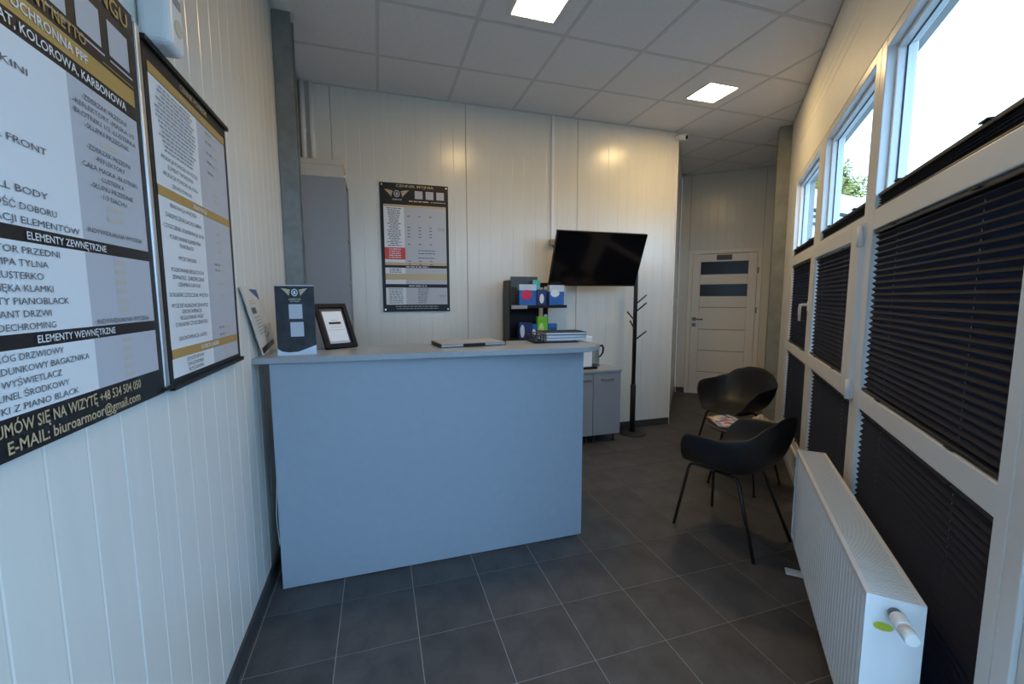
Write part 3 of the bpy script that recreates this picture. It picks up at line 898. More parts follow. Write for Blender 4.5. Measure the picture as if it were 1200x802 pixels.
for k, (z, m, hgt, lab) in enumerate(((1.568, BLACKP, 0.24, 'black binder on the shelf of the tall unit'), (1.568, PAPERW, 0.22, 'white binder on the shelf of the tall unit'))):
    o = thing('ring_binder', lab, 'binder', (-0.54+0.06, 3.63+0.07*k, z+0.0005), 0, 'binders in the shelf unit')
    MB().box(0, 0.235, 0, 0.055, 0, hgt).build('cover', m, o, bev=0.003)
    MB().tube([(0.2352, 0.0275, 0.06), (0.237, 0.0275, 0.06)], 0.012, 12).build('finger_ring', CHROME, o)

# ------------------------------------------------------------------ wall device above the posters
t = thing('wall_controller', 'white rounded wall controller with a dial above the price boards', 'controller', (XL, 1.375, 2.055), 0)
m = MB()
prof = []
bb_ = MB().box(0.001, 0.075, 0, 0.095, 0.03, 0.26).build('body', WHITE, t, bev=0.02, seg=4)
MB().tube([(0.075, 0.048, 0.09), (0.078, 0.048, 0.09)], 0.021, 20).build('dial', mat('ivory_plastic', (0.62, 0.55, 0.40), 0.4), t)
MB().box(0.075, 0.0775, 0.028, 0.070, 0.145, 0.168).build('button', mat('grey_button', (0.28, 0.27, 0.27), 0.4), t, bev=0.001)
# ------------------------------------------------------------------ printed boards
_tc = {}
def text_geo(s, bold=0.012):
    key = (s, bold)
    if key in _tc: return _tc[key]
    c = bpy.data.curves.new('txt', 'FONT')
    c.body = s; c.size = 1.0; c.resolution_u = 2; c.offset = bold; c.fill_mode = 'FRONT'; c.dimensions = '2D'
    o = bpy.data.objects.new('txt', c)
    me = bpy.data.meshes.new_from_object(o)
    vs = [(v.co.x, v.co.y) for v in me.vertices]; fs = [tuple(p.vertices) for p in me.polygons]
    bpy.data.objects.remove(o); bpy.data.curves.remove(c); bpy.data.meshes.remove(me)
    _tc[key] = (vs, fs)
    return vs, fs
class Print:
    """flat print on a board; local x right, z up, -y towards the viewer"""
    def __init__(s, root):
        s.root = root; s.parts = {}; s.lv = 0.0008
    def _mb(s, name, m):
        key = (name, m.name) if name in ('lettering', 'small_print', 'faint_price', 'wing_emblem') else (name, m.name, len(s.parts))
        return s.parts.setdefault(key, (MB(), m))[0]
    def rect(s, name, m, x0, x1, z0, z1, lv=1):
        y = -s.lv*lv
        s._mb(name, m).face([(x0, y, z0), (x1, y, z0), (x1, y, z1), (x0, y, z1)])
    def poly(s, name, m, pts, lv=2):
        s._mb(name, m).face([(p[0], -s.lv*lv, p[1]) for p in pts])
    def text(s, txt, m, x, z, cap, align='c', width=None, lv=3, bold=0.012, name='lettering'):
        vs, fs = text_geo(txt, bold)
        if not vs: return
        x0 = min(v[0] for v in vs); x1 = max(v[0] for v in vs)
        k = cap/0.72; kx = k
        if width: kx = width/(x1-x0)
        if align == 'c': off = x - kx*(x0+x1)/2
        elif align == 'r': off = x - kx*x1
        else: off = x - kx*x0
        mb = s._mb(name, m); n = len(mb.v)
        mb.v += [(off + kx*v[0], -s.lv*lv, z + k*v[1]) for v in vs]
        for f in fs:
            mb.f.append(tuple(n+i for i in f)); mb.sm.append(False)
    def dashes(s, m, x0, x1, z, h, rnd, lv=3, gap=0.25):
        x = x0
        while x < x1:
            wv = min(x1-x, h*rnd.uniform(1.5, 5.5))
            s.rect('small_print', m, x, x+wv, z, z+h, lv)
            x += wv + h*0.8
    def wings(s, m, m2, cx, cz, w, h, lv=3):
        for sg in (-1, 1):
            for k in range(4):
                r0 = 0.16 + 0.02*k
                zt = cz + h*(0.5 - 0.20*k); tip = w*(0.5 - 0.075*k)
                s.poly('wing_emblem', m, [(cx+sg*w*r0, zt-h*0.30), (cx+sg*w*r0, zt-h*0.14), (cx+sg*tip*0.72, zt-h*0.02), (cx+sg*tip, zt+h*0.0), (cx+sg*tip*0.85, zt-h*0.16)][::sg], lv)
        k = 18
        s.poly('wing_emblem', m2, [(cx+w*0.12*math.cos(2*math.pi*i/k), cz+h*0.05+h*0.40*math.sin(2*math.pi*i/k)) for i in range(k)], lv)
        s.poly('wing_emblem', INK, [(cx+w*0.085*math.cos(2*math.pi*i/k), cz+h*0.05+h*0.29*math.sin(2*math.pi*i/k)) for i in range(k)], lv+1)
        s.poly('wing_emblem', m2, [(cx-w*0.055, cz-h*0.12), (cx+w*0.055, cz-h*0.12), (cx+w*0.03, cz+h*0.22), (cx-w*0.03, cz+h*0.22)], lv+2)
    def done(s):
        for key, (mb, m) in s.parts.items():
            s.fix(mb, key[0], m)
    def fix(s, mb, nm, m):
        ob = mb.build(nm, m, s.root)
        if nm in ('lettering', 'small_print', 'faint_price', 'wing_emblem'): ob['kind'] = 'stuff'
rnd = random.Random(3)

# left board: Y 0.71..1.312, z 1.186..2.105
ZB = 1.186
def board(label, x0w, w, z0, z1):
    t = thing('price_board', label, 'price board', (XL+0.0205, x0w, z0), math.pi/2)
    MB().box(0, w, 0.0, 0.018, 0, z1-z0).build('board', INK, t, bev=0.001)
    return t
Y0 = 0.71
t = board('large black and gold price board with phone and email, nearest on the left wall', Y0, 0.602, ZB, 2.105)
P = Print(t)
X = lambda y: y - Y0
Zz = lambda z: z - ZB
x0, xs, x1 = X(0.73), X(1.045), X(1.288)
P.text('CENNIK DETAILINGU', GOLD, X(1.283), Zz(2.056), 0.034, 'r', 0.50)
for a in (0.985, 1.092, 1.199):
    P.rect('pale_square', PAPERG, X(a), X(a)+0.078, Zz(1.958), Zz(2.032))
    P.rect('pale_line', PAPERG, X(a), X(a)+0.088, Zz(1.945), Zz(1.949))
P.text('CENY NETTO', GOLD, X(1.114), Zz(1.930), 0.021, 'r')
P.rect('gold_line', GOLD, X(1.17), x1, Zz(1.929), Zz(1.931))
P.rect('gold_band', GOLD, x0, x1, Zz(1.884), Zz(1.922))
P.text('FOLIA OCHRONNA PPF', PAPERW, X(1.114), Zz(1.895), 0.018, 'r')
P.text('POŁYSK, MAT, KOLOROWA, KARBONOWA', PAPERW, X(1.243), Zz(1.860), 0.017, 'r', 0.46)
for za, zb in ((1.546, 1.852), (1.376, 1.522), (1.251, 1.352)):
    P.rect('white_field', PAPERW, x0, xs, Zz(za), Zz(zb))
    P.rect('grey_field', PAPERG, xs, x1, Zz(za), Zz(zb))
cR = X(1.160); cL = X(0.887)
for z, s_ in ((1.822, '-ZDERZAK PRZEDNI'), (1.804, '-REFLEKTORY -MASKA 1/3'), (1.786, '-BŁOTNIKI 1/3 -LUSTERKA'), (1.768, '-SŁUPKI PRZEDNIE'),
              (1.728, '-ZDERZAK PRZEDNI'), (1.710, '-REFLEKTORY'), (1.690, '-CAŁA MASKA -BŁOTNIKI'), (1.672, '-LUSTERKA'), (1.654, '-SŁUPKI PRZEDNIE'), (1.636, '-1/3 DACHU'), (1.562, 'INDYWIDUALNA WYCENA'), (1.380, 'INDYWIDUALNA WYCENA')):
    P.text(s_, INKT, cR, Zz(z), 0.0100, bold=0.0, width=len(s_)*(0.0106 if 'WYCENA' in s_ else 0.0096))
for z in (1.746, 1.616, 1.594):
    P.rect('faint_price', PALE, cR-0.03, cR+0.03, Zz(z), Zz(z+0.010), 2)
for z, s_ in ((1.795, 'PAKIET BIKINI'), (1.676, 'PAKIET FULL FRONT'), (1.600, 'PAKIET FULL BODY'), (1.573, 'DOWOLNOŚĆ DOBORU'), (1.551, 'KOMBINACJI ELEMENTÓW')):
    P.text(s_, INKT, X({'I': 0.944, 'T': 0.968, 'Y': 0.959, 'U': 0.976, 'W': 1.033}[s_[-1]]), Zz(z), 0.0115, 'r', len(s_)*0.0140, bold=0.0)
P.text('ELEMENTY ZEWNĘTRZNE', PAPERW, X(1.007), Zz(1.527), 0.013)
P.text('ELEMENTY WEWNĘTRZNE', PAPERW, X(1.007), Zz(1.358), 0.013)
for k, s_ in enumerate(('REFLEKTOR PRZEDNI', 'LAMPA TYLNA', 'LUSTERKO', 'WNĘKA KLAMKI', 'ELEMENTY PIANOBLACK', 'WARIANT DRZWI', 'DECHROMING')):
    P.text(s_, INKT, X((0.972, 0.942, 0.928, 0.947, 0.983, 0.936, 0.944)[k]), Zz(1.503 - k*0.0203), 0.0112, 'r', len(s_)*0.0119, bold=0.0)
    if k < 6: P.rect('faint_price', PALE, cR-0.022, cR+0.018, Zz(1.503 - k*0.0203), Zz(1.513 - k*0.0203), 2)
for k, s_ in enumerate(('PRÓG DRZWIOWY', 'PRÓG ZAŁADUNKOWY BAGAZNIKA', 'WYŚWIETLACZ', 'TUNEL ŚRODKOWY', 'DODATKI Z PIANO BLACK')):
    P.text(s_, INKT, X((0.956, 1.023, 0.945, 0.961, 0.983)[k]), Zz(1.335 - k*0.0195), 0.0112, 'r', len(s_)*0.0116, bold=0.0)
    P.rect('faint_price', PALE, cR-0.022, cR+0.018, Zz(1.335 - k*0.0195), Zz(1.345 - k*0.0195), 2)
P.text('UMÓW SIĘ NA WIZYTĘ +48 534 504 050', GOLDL, X(1.195), Zz(1.224), 0.020, 'r', 0.398)
P.text('E-MAIL: biuroarmoor@gmail.com', GOLDL, X(1.187), Zz(1.196), 0.020, 'r', 0.372)
P.done()
MB().box(X(1.3135), X(1.336), -0.004, 0.016, 0.0, 2.095-ZB).build('edge_rail', ALU, t, bev=0.004)
MB().box(X(1.295), X(1.342), -0.012, 0.002, 0.006, 0.016).build('corner_clip', BLACKP, t, bev=0.002)

# right board: Y 1.347..1.955
Y0 = 1.349; ZB = 1.194
t = board('second price board with two columns and gold bands, next to the counter', Y0, 0.606, ZB, 2.075)
P = Print(t)
x0, xs, x1 = X(1.366), X(1.668), X(1.928)
P.text('CENNIK POWŁOK', GOLDL, X(1.66), Zz(2.045), 0.018)
for za, zb in ((1.730, 2.006), (1.291, 1.703), (1.212, 1.265)):
    P.rect('white_field', PAPERW, x0, xs, Zz(za), Zz(zb)); P.rect('grey_field', PAPERG, xs, x1, Zz(za), Zz(zb))
for za, zb in ((2.008, 2.034), (1.703, 1.730), (1.265, 1.291)):
    P.rect('gold_band', GOLD, x0, x1, Zz(za), Zz(zb), 2)
P.text('POWŁOKI OCHRONNE', GOLDL, X(1.645), Zz(2.014), 0.013)
P.text('RENOWACJA', PAPERW, X(1.645), Zz(1.710), 0.013)
P.text('KOREKTA LAKIERU', PAPERW, X(1.645), Zz(1.272), 0.013)
cL = X(1.517); cR = X(1.79)
for k in range(15):
    hw_ = rnd.uniform(0.09, 0.135)
    P.dashes(INKL, cL-hw_, cL+hw_, Zz(1.990 - k*0.0115), 0.0055, rnd)
for z, s_ in ((1.806, 'APLIKACJA POWŁOKI NA FOTELE'), (1.785, 'ELEMENT TWORZYWA'), (1.763, 'APLIKACJA POWŁOKI NA KOŁA'), (1.738, 'SERWIS POWŁOKI'),
              (1.682, 'RENOWACJA WNĘTRZA'), (1.653, 'ZABEZPIECZENIE DACHU CABRIO'), (1.623, 'CZYSZCZENIE I KONSERWACJA SKÓR'), (1.596, 'POLEROWANIE ELEMENTÓW'), (1.576, 'PIANOBLACK'),
              (1.540, 'MYCIE TAPICERKI'), (1.506, 'POLEROWANIE REFLEKTORÓW'), (1.485, 'ZEWNĄTRZ - ZABEZPIECZENIE'), (1.465, 'CERAMIKA LUB FOLIA'), (1.436, 'DOKŁADNE CZYSZCZENIE WNĘTRZA'),
              (1.405, 'MYCIE DETAILINGOWE ZEWNĄTRZ'), (1.388, '-DEKONTAMINACJA'), (1.370, 'REGULOWANIE WNĘK'), (1.352, 'DOKŁADNE CZYSZCZENIE FELG'), (1.312, 'DEKONTAMINACJA LAKIERU'),
              (1.249, 'JEDNOETAPOWA'), (1.233, 'DWUETAPOWA'), (1.217, 'TRZYETAPOWA')):
    vs, _ = text_geo(s_, 0.0)
    wd_ = (max(v[0] for v in vs) - min(v[0] for v in vs)) * 0.0115/0.72
    P.text(s_, INKT, cL, Zz(z), 0.0115, bold=0.0, width=min(wd_, 0.285))
for z in (1.985, 1.955, 1.920, 1.890, 1.855, 1.810, 1.785, 1.765, 1.682, 1.653, 1.623, 1.590, 1.545, 1.525, 1.480, 1.436, 1.380, 1.325, 1.300, 1.249, 1.233, 1.217):
    dk = z in (1.985, 1.955, 1.920, 1.890, 1.855, 1.545, 1.525, 1.325, 1.300)
    if dk: P.dashes(INKL, cR-0.055, cR-0.005, Zz(z), 0.008, rnd)
    P.rect('faint_price', PALE, cR+0.0 if dk else cR-0.02, cR+0.05 if dk else cR+0.025, Zz(z), Zz(z+0.008), 2)
P.done()
wB = 0.606
MB().box(-0.004, wB+0.012, -0.010, 0.016, -0.012, 0.003).build('bottom_bar', BLACKP, t, bev=0.002)
MB().box(-0.004, wB+0.012, -0.010, 0.016, 0.878, 0.893).build('top_bar', BLACKP, t, bev=0.002)

# board on the back wall
t = thing('price_board', 'small black framed price board with red panel on the back wall', 'price board', (0.045, YB-0.0125, 1.309), 0)
W3, H3 = 0.592, 1.122
MB().box(0, W3, 0, 0.012, 0, H3).build('board', INK, t, bev=0.001)
P = Print(t)
bx = lambda x: x - 0.045
bz = lambda z: z - 1.309
P.text('CENNIK MYJNIA', GOLDL, bx(0.346), bz(2.397), 0.022, 'c', 0.325)
P.wings(GOLDL, PAPERG, bx(0.188), bz(2.335), 0.215, 0.075)
P.text('ARMOOR', PAPERG, bx(0.188), bz(2.283), 0.014)
for a in (0.342, 0.437, 0.532):
    P.rect('pale_square', PAPERG, bx(a), bx(a)+0.068, bz(2.304), bz(2.372))
P.dashes(GOLDL, bx(0.29), bx(0.46), bz(2.276), 0.010, rnd); P.dashes(PAPERG, bx(0.48), bx(0.61), bz(2.278), 0.005, rnd)
xa, xm, xb = bx(0.072), bx(0.245), bx(0.614)
P.rect('gold_band', GOLDL, xa, xb, bz(2.227), bz(2.247))
for za, zb in ((1.722, 2.227), (1.555, 1.699), (1.372, 1.524)):
    P.rect('white_field', PAPERW, xa, xm, bz(za), bz(zb)); P.rect('grey_field', PAPERG, xm, xb, bz(za), bz(zb))
P.rect('red_field', RED, xa, xm+0.003, bz(1.772), bz(1.876), 2)
P.rect('gold_field', GOLDL, xa, xb, bz(1.722), bz(1.747), 2); P.rect('gold_field', GOLDL, xa, xb, bz(1.594), bz(1.648), 2)
z = 2.21
while z > 1.89:
    hw_ = rnd.uniform(0.03, 0.065); P.dashes(INKT, (xa+xm)/2-hw_, (xa+xm)/2+hw_, bz(z), 0.0065, rnd); z -= 0.0145
for k in range(5): P.dashes(PAPERW, (xa+xm)/2-0.05, (xa+xm)/2+0.05, bz(1.858 - k*0.018), 0.007, rnd)
for k in range(3): P.dashes(INKT, (xa+xm)/2-0.05, (xa+xm)/2+0.05, bz(1.684 - k*0.014), 0.0065, rnd)
for k in range(8): P.dashes(INKT, (xa+xm)/2-0.06, (xa+xm)/2+0.06, bz(1.508 - k*0.0175), 0.0065, rnd)
for px_ in (0.283, 0.378, 0.474):
    for zz in (2.148, 2.052, 2.025, 1.995, 1.968, 1.905, 1.755, 1.728):
        P.rect('small_print', INKT, bx(px_)-0.011, bx(px_)+0.011, bz(zz), bz(zz+0.007), 3)
for zz in (1.85, 1.825, 1.785): P.dashes(INKT, bx(0.36), bx(0.51), bz(zz), 0.007, rnd)
for zz in (2.05, 2.035, 1.45, 1.437): P.dashes(INKL, bx(0.54), bx(0.60), bz(zz), 0.007, rnd)
for k in range(8): P.dashes(INKT, bx(0.35), bx(0.45) - 0.004*k, bz(1.508 - k*0.0175), 0.0065, rnd)
P.dashes(PAPERG, bx(0.25), bx(0.45), bz(1.704), 0.010, rnd); P.dashes(PAPERG, bx(0.27), bx(0.43), bz(1.534), 0.010, rnd)
P.dashes(INKL, bx(0.15), bx(0.53), bz(1.352), 0.007, rnd); P.dashes(INKL, bx(0.16), bx(0.53), bz(1.333), 0.007, rnd)
P.done()
for sx, sz in ((0.018, 0.02), (W3-0.018, 0.02), (0.018, H3-0.02), (W3-0.018, H3-0.02)):
    MB().tube([(sx, 0.0, sz), (sx, -0.006, sz)], 0.008, 12).build('mounting_screw', ALU, t)

# ------------------------------------------------------------------ cards on the counter
t = thing('counter_card', 'tall dark stand-up card with gold wing emblem on the counter top', 'card', (-0.4665, 2.262, ZT), math.radians(5))
NEB = mat('card_print', (0.019, 0.021, 0.028), 0.45, noise=0.85, nscale=12, spec=0.3)
MB().hexa([(0, -0.006, 0), (0.170, -0.006, 0), (0.170, 0.0, 0), (0, 0.0, 0)], [(0, 0.004, 0.338), (0.170, 0.004, 0.338), (0.170, 0.010, 0.338), (0, 0.010, 0.338)]).build('card', NEB, t)
MB().hexa([(0, 0.001, 0.0), (0.170, 0.001, 0.0), (0.170, 0.10, 0.0), (0, 0.10, 0.0)], [(0, 0.001, 0.003), (0.170, 0.001, 0.003), (0.170, 0.10, 0.003), (0, 0.10, 0.003)]).build('foot', ACRYL, t)
def cardpt(u, z, off): return (u, -0.006 + 0.010*z/0.338 - off, z)
class CP(Print):
    def fix(s, mb, nm, m):
        mb.v = [cardpt(v[0], v[2], -v[1]) for v in mb.v]
        Print.fix(s, mb, nm, m)
P = CP(t)
P.wings(GOLDL, PALEP, 0.085, 0.300, 0.115, 0.044)
P.text('ARMOOR', GOLDL, 0.085, 0.266, 0.009); P.text('DETAILING', PAPERG, 0.085, 0.257, 0.006)
P.rect('pale_square', PAPERG, 0.057, 0.115, 0.176, 0.246); P.rect('pale_square', PAPERG, 0.060, 0.118, 0.090, 0.160)
P.rect('pale_line', PALEP, 0.0, 0.17, 0.0, 0.006)
P.poly('mist_print', PALEP, [(0.0, 0.006), (0.17, 0.006), (0.17, 0.046), (0.13, 0.030), (0.09, 0.016), (0.05, 0.014), (0.02, 0.020), (0.0, 0.034)], 1)
P.rect('pale_line', PAPERG, 0.0, 0.170, 0.333, 0.338)
P.done()

# certificate in a dark frame, leaning back on its strut
Ap = Vector((-0.271, 2.429, ZT+0.001)); U = Vector((0.152, 0.091, 0)).normalized(); N0 = Vector((U.y, -U.x, 0))
V = (Vector((-0.065, 0.12, 0.243)) - U*Vector((-0.065, 0.12, 0.243)).dot(U)).normalized(); N = U.cross(V)
t = thing('certificate_frame', 'dark framed certificate leaning back on the counter top', 'picture frame', tuple(Ap), 0)
fw_, fh_ = 0.182, 0.272
def fbox(x0, x1, y0, y1, d0, d1):
    q = [U*a + V*b + N*c + Vector((0, 0, 0.005)) for c in (d0, d1) for a, b in ((x0, y0), (x1, y0), (x1, y1), (x0, y1))]
    return MB().hexa(q[:4], q[4:])
def fmerge(parts):
    m = MB()
    for q in parts:
        n = len(m.v); m.v += q.v; m.f += [tuple(n+i for i in f) for f in q.f]; m.sm += q.sm
    return m
FRM = mat('frame_dark_wood', (0.006, 0.008, 0.014), 0.5, noise=0.1, spec=0.15)
e = 0.024
fmerge([fbox(0, e, 0, fh_, -0.014, 0.004), fbox(fw_-e, fw_, 0, fh_, -0.014, 0.004), fbox(e, fw_-e, 0, e, -0.014, 0.004), fbox(e, fw_-e, fh_-e, fh_, -0.014, 0.004)]).build('frame', FRM, t, bev=0.002)
fbox(e, fw_-e, e, fh_-e, -0.012, -0.006).build('mount', mat('mount_navy', (0.02, 0.025, 0.045), 0.4), t)
pb = fbox(e+0.012, fw_-e-0.012, e+0.006, fh_-e-0.022, -0.0058, -0.0052).build('certificate', PAPERW, t)
fbox(e+0.012, fw_-e-0.012, e+0.006, e+0.020, -0.0051, -0.0050).build('lower_band', PAPERG, pb)
fbox(0.058, 0.126, 0.146, 0.160, -0.0051, -0.0049).build('name_bar', INK, pb)
fmerge([fbox(0.06, 0.125, 0.128, 0.130, -0.0051, -0.0049), fbox(0.045, 0.14, 0.110, 0.112, -0.0051, -0.0049), fbox(0.075, 0.11, 0.170, 0.1725, -0.0051, -0.0049)]).build('small_print', INKL, pb)
sealm = MB(); k = 16
for i in range(k):
    a0, a1 = 2*math.pi*i/k, 2*math.pi*(i+1)/k
    def sp_(a, r): return U*(0.091 + r*0.8*math.cos(a)) + V*(0.198 + r*math.sin(a)) + N*(-0.0049)
    sealm.face([sp_(a0, 0.012), sp_(a0, 0.019), sp_(a1, 0.019), sp_(a1, 0.012)])
sealm.build('seal', INKL, pb)
bk = U*0.091 + V*0.20 - N*0.015
ft = Vector((bk.x, bk.y, 0)) - Vector((N.x, N.y, 0)).normalized()*0.045
MB().hexa([ft - U*0.02, ft + U*0.02, ft + U*0.02 + Vector((0, 0, 0.004)), ft - U*0.02 + Vector((0, 0, 0.004))], [bk - U*0.012, bk + U*0.012, bk + U*0.012 + V*0.005, bk - U*0.012 + V*0.005]).build('strut', BLACKP, t)

# leaflet leaning on the left wall
t = thing('leaflet', 'pale leaflet with blue corner leaning against the left wall on the counter', 'leaflet', (-0.545, 2.27, ZT), 0)
q = [Vector((0.010, 0.0, 0.004)), Vector((0.010, 0.235, 0.035)), Vector((-0.007, -0.005, 0.325)), Vector((-0.007, -0.225, 0.322))]
th = Vector((0.006, 0.0015, 0))
BEIGE = mat('leaflet_paper', (0.62, 0.58, 0.53), 0.45, noise=0.06)
MB().hexa(q, [v + th for v in q]).build('leaflet_body', BEIGE, t)
def lq(u, v, off=0.0012):
    a = q[0].lerp(q[1], u); b = q[3].lerp(q[2], u)
    return a.lerp(b, v) + th + Vector((off, 0, 0))
def lrect(nm, m, pts): MB().face([lq(*p) for p in pts]).build(nm, m, t)
lrect('blue_corner', mat('print_blue', (0.03, 0.08, 0.22), 0.4), [(0.98, 0.80), (0.98, 0.97), (0.45, 0.97)])
lrect('dark_foot', INK, [(0.02, 0.02), (0.97, 0.02), (0.97, 0.11), (0.02, 0.11)])
lrect('dark_badge', INKT, [(0.18, 0.62), (0.48, 0.62), (0.48, 0.71), (0.18, 0.71)])
for z in (0.80, 0.76, 0.55, 0.50, 0.45, 0.40, 0.35, 0.30): lrect('small_print', GOLDL if z > 0.7 else INKL, [(0.2, z), (0.62, z), (0.62, z+0.018), (0.2, z+0.018)])
lrect('small_print', INKT, [(0.60, 0.18), (0.85, 0.24), (0.85, 0.27), (0.60, 0.21)])
MB().hexa([(0.03, 0.05, 0), (0.03, 0.20, 0), (0.034, 0.20, 0), (0.034, 0.05, 0)], [(0.008, 0.05, 0.15), (0.008, 0.20, 0.15), (0.010, 0.20, 0.15), (0.010, 0.05, 0.15)]).build('clear_holder', ACRYL, t)

# ------------------------------------------------------------------ tub chairs
def smooth(t): t = max(0, min(1, t)); return t*t*(3-2*t)
HK = [(0, 0.425), (30, 0.428), (44, 0.47), (56, 0.585), (66, 0.640), (85, 0.655), (108, 0.660), (128, 0.685), (150, 0.755), (168, 0.785), (180, 0.788)]
def rimh(t):
    for (a, ha), (b, hb) in zip(HK[:-1], HK[1:]):
        if t <= b: return ha + (hb-ha)*smooth((t-a)/(b-a)) if (b < 70 or b > 120) else ha + (hb-ha)*(t-a)/(b-a)
    return HK[-1][1]
def shell_mesh():
    m = MB(); NU, NV = 72, 12
    for i in range(NU):
        th = -math.pi + 2*math.pi*i/NU
        tdeg = abs(math.degrees(th))
        sx, cy = math.sin(th), math.cos(th)
        ax = 0.305; ay = 0.275 if cy > 0 else 0.285
        ex = 2.7
        r = 1.0/((abs(sx)/ax)**ex + (abs(cy)/ay)**ex)**(1/ex)
        h = rimh(tdeg)
        lift = smooth((h - 0.43)/0.18)
        rr = r*(0.93 + 0.07*lift)
        P0, P1, P2, P3 = (0.0, 0.432), (rr*0.55, 0.418), (rr*(0.88 - 0.02*lift), 0.418 - 0.008*(1-lift)), (rr, h if lift > 0.02 else 0.424)
        for j in range(NV):
            v = (j + 0.6)/(NV - 0.4)
            b0, b1, b2, b3 = (1-v)**3, 3*v*(1-v)**2, 3*v*v*(1-v), v**3
            R_ = b0*P0[0] + b1*P1[0] + b2*P2[0] + b3*P3[0]
            Z_ = b0*P0[1] + b1*P1[1] + b2*P2[1] + b3*P3[1]
            m.v.append((R_*sx, R_*cy, Z_))
    for i in range(NU):
        i2 = (i+1) % NU
        for j in range(NV-1):
            m.f.append((i*NV+j, i*NV+j+1, i2*NV+j+1, i2*NV+j)); m.sm.append(True)
    m.f.append(tuple(i*NV for i in range(NU))); m.sm.append(True)
    return m
def tub_chair(label, x, y, rz):
    t = thing('tub_chair', label, 'chair', (x, y, 0), rz, 'black tub chairs by the windows')
    sh = shell_mesh().build('shell', SHELL, t)
    so = sh.modifiers.new('solid', 'SOLIDIFY'); so.thickness = 0.011; so.offset = 0
    ss = sh.modifiers.new('sub', 'SUBSURF'); ss.levels = 1; ss.render_levels = 1
    for sx in (-1, 1):
        MB().tube([(sx*0.205, 0.248, 0.0), (sx*0.135, 0.205, 0.375), (sx*0.128, 0.198, 0.392), (sx*0.124, 0.175, 0.400), (sx*0.122, 0.04, 0.402)], 0.0095, 12).build('leg', BLACKM, t)
        MB().tube([(sx*0.200, -0.250, 0.0), (sx*0.138, -0.115, 0.372), (sx*0.130, -0.100, 0.392), (sx*0.124, -0.080, 0.400), (sx*0.122, 0.039, 0.402)], 0.0095, 12).build('leg', BLACKM, t)
    MB().tube([(-0.123, 0.09, 0.4), (0.123, 0.09, 0.4)], 0.008, 10).build('cross_bar', BLACKM, t)
    MB().tube([(-0.123, -0.03, 0.4), (0.123, -0.03, 0.4)], 0.008, 10).build('cross_bar', BLACKM, t)
    return t
tub_chair('black tub chair with metal legs nearest the radiator, seen from behind', 2.01, 1.95, math.radians(15))
tub_chair('black tub chair near the white door, facing into the room', 3.05, 2.98, math.radians(100))

# ------------------------------------------------------------------ small table with magazines
TZ = 0.45
tb = thing('side_table', 'small dark round side table between the two tub chairs', 'table', (2.66, 2.50, 0), 0)
MB().lathe([(0.255, 0.0), (0.265, 0.006), (0.265, 0.016), (0.255, 0.022)], (0, 0, TZ-0.022), 40).build('table_top', mat('dark_table', (0.035, 0.030, 0.027), 0.4, noise=0.2), tb)
for ang in (168, 242, 330, 60):
    a = math.radians(ang)
    MB().tube([(0.16*math.cos(a), 0.16*math.sin(a), TZ-0.0222), (0.27*math.cos(a), 0.27*math.sin(a), 0.006)], [0.010, 0.008], 10).build('leg', BLACKM, tb)
    MB().lathe([(0.013, 0), (0.013, 0.006)], (0.27*math.cos(a), 0.27*math.sin(a), 0), 10).build('glide', BLACKP, tb)
C1 = print_mat('cover_bright', [(0.7, 0.7, 0.66), (0.05, 0.16, 0.42), (0.62, 0.06, 0.07), (0.75, 0.72, 0.7), (0.65, 0.42, 0.08), (0.25, 0.35, 0.5)], 26)
C2 = print_mat('cover_blue', [(0.06, 0.2, 0.5), (0.7, 0.72, 0.75), (0.35, 0.5, 0.65), (0.7, 0.55, 0.15)], 20)
for k, (x, y, a, c_, lab) in enumerate(((2.63, 2.615, -4, C2, 'blue and yellow magazine underneath on the side table'), (2.56, 2.565, -26, C1, 'colourful magazine on top of the other on the side table'))):
    o = thing('magazine', lab, 'magazine', (x, y, TZ + 0.0003 + k*0.0075), math.radians(a), 'magazines on the side table')
    MB().box(-0.10, 0.10, -0.135, 0.135, 0.0, 0.0060).build('pages', SHEET, o)
    MB().box(-0.102, 0.102, -0.137, 0.137, 0.0061, 0.0072).build('cover', c_, o)
tissue = MB(); rr2 = random.Random(5)
NT = 9
for i in range(NT):
    for j in range(NT):
        u = (i/(NT-1)-0.5); v = (j/(NT-1)-0.5)
        tissue.v.append((u*0.17, v*0.15, max(0.001, 0.055*math.exp(-8*(u*u+v*v)) + rr2.uniform(0, 0.02)*(1 if 0 < i < NT-1 and 0 < j < NT-1 else 0.3))))
for i in range(NT-1):
    for j in range(NT-1):
        tissue.f.append((i*NT+j, (i+1)*NT+j, (i+1)*NT+j+1, i*NT+j+1)); tissue.sm.append(False)
o = tissue.build('crumpled_paper', mat('kraft_paper', (0.45, 0.38, 0.30), 0.7, noise=0.1), loc=(2.82, 2.50, TZ+0.0005), rz=0.5)
tag(o, 'crumpled beige paper on the side table by the window', 'paper')

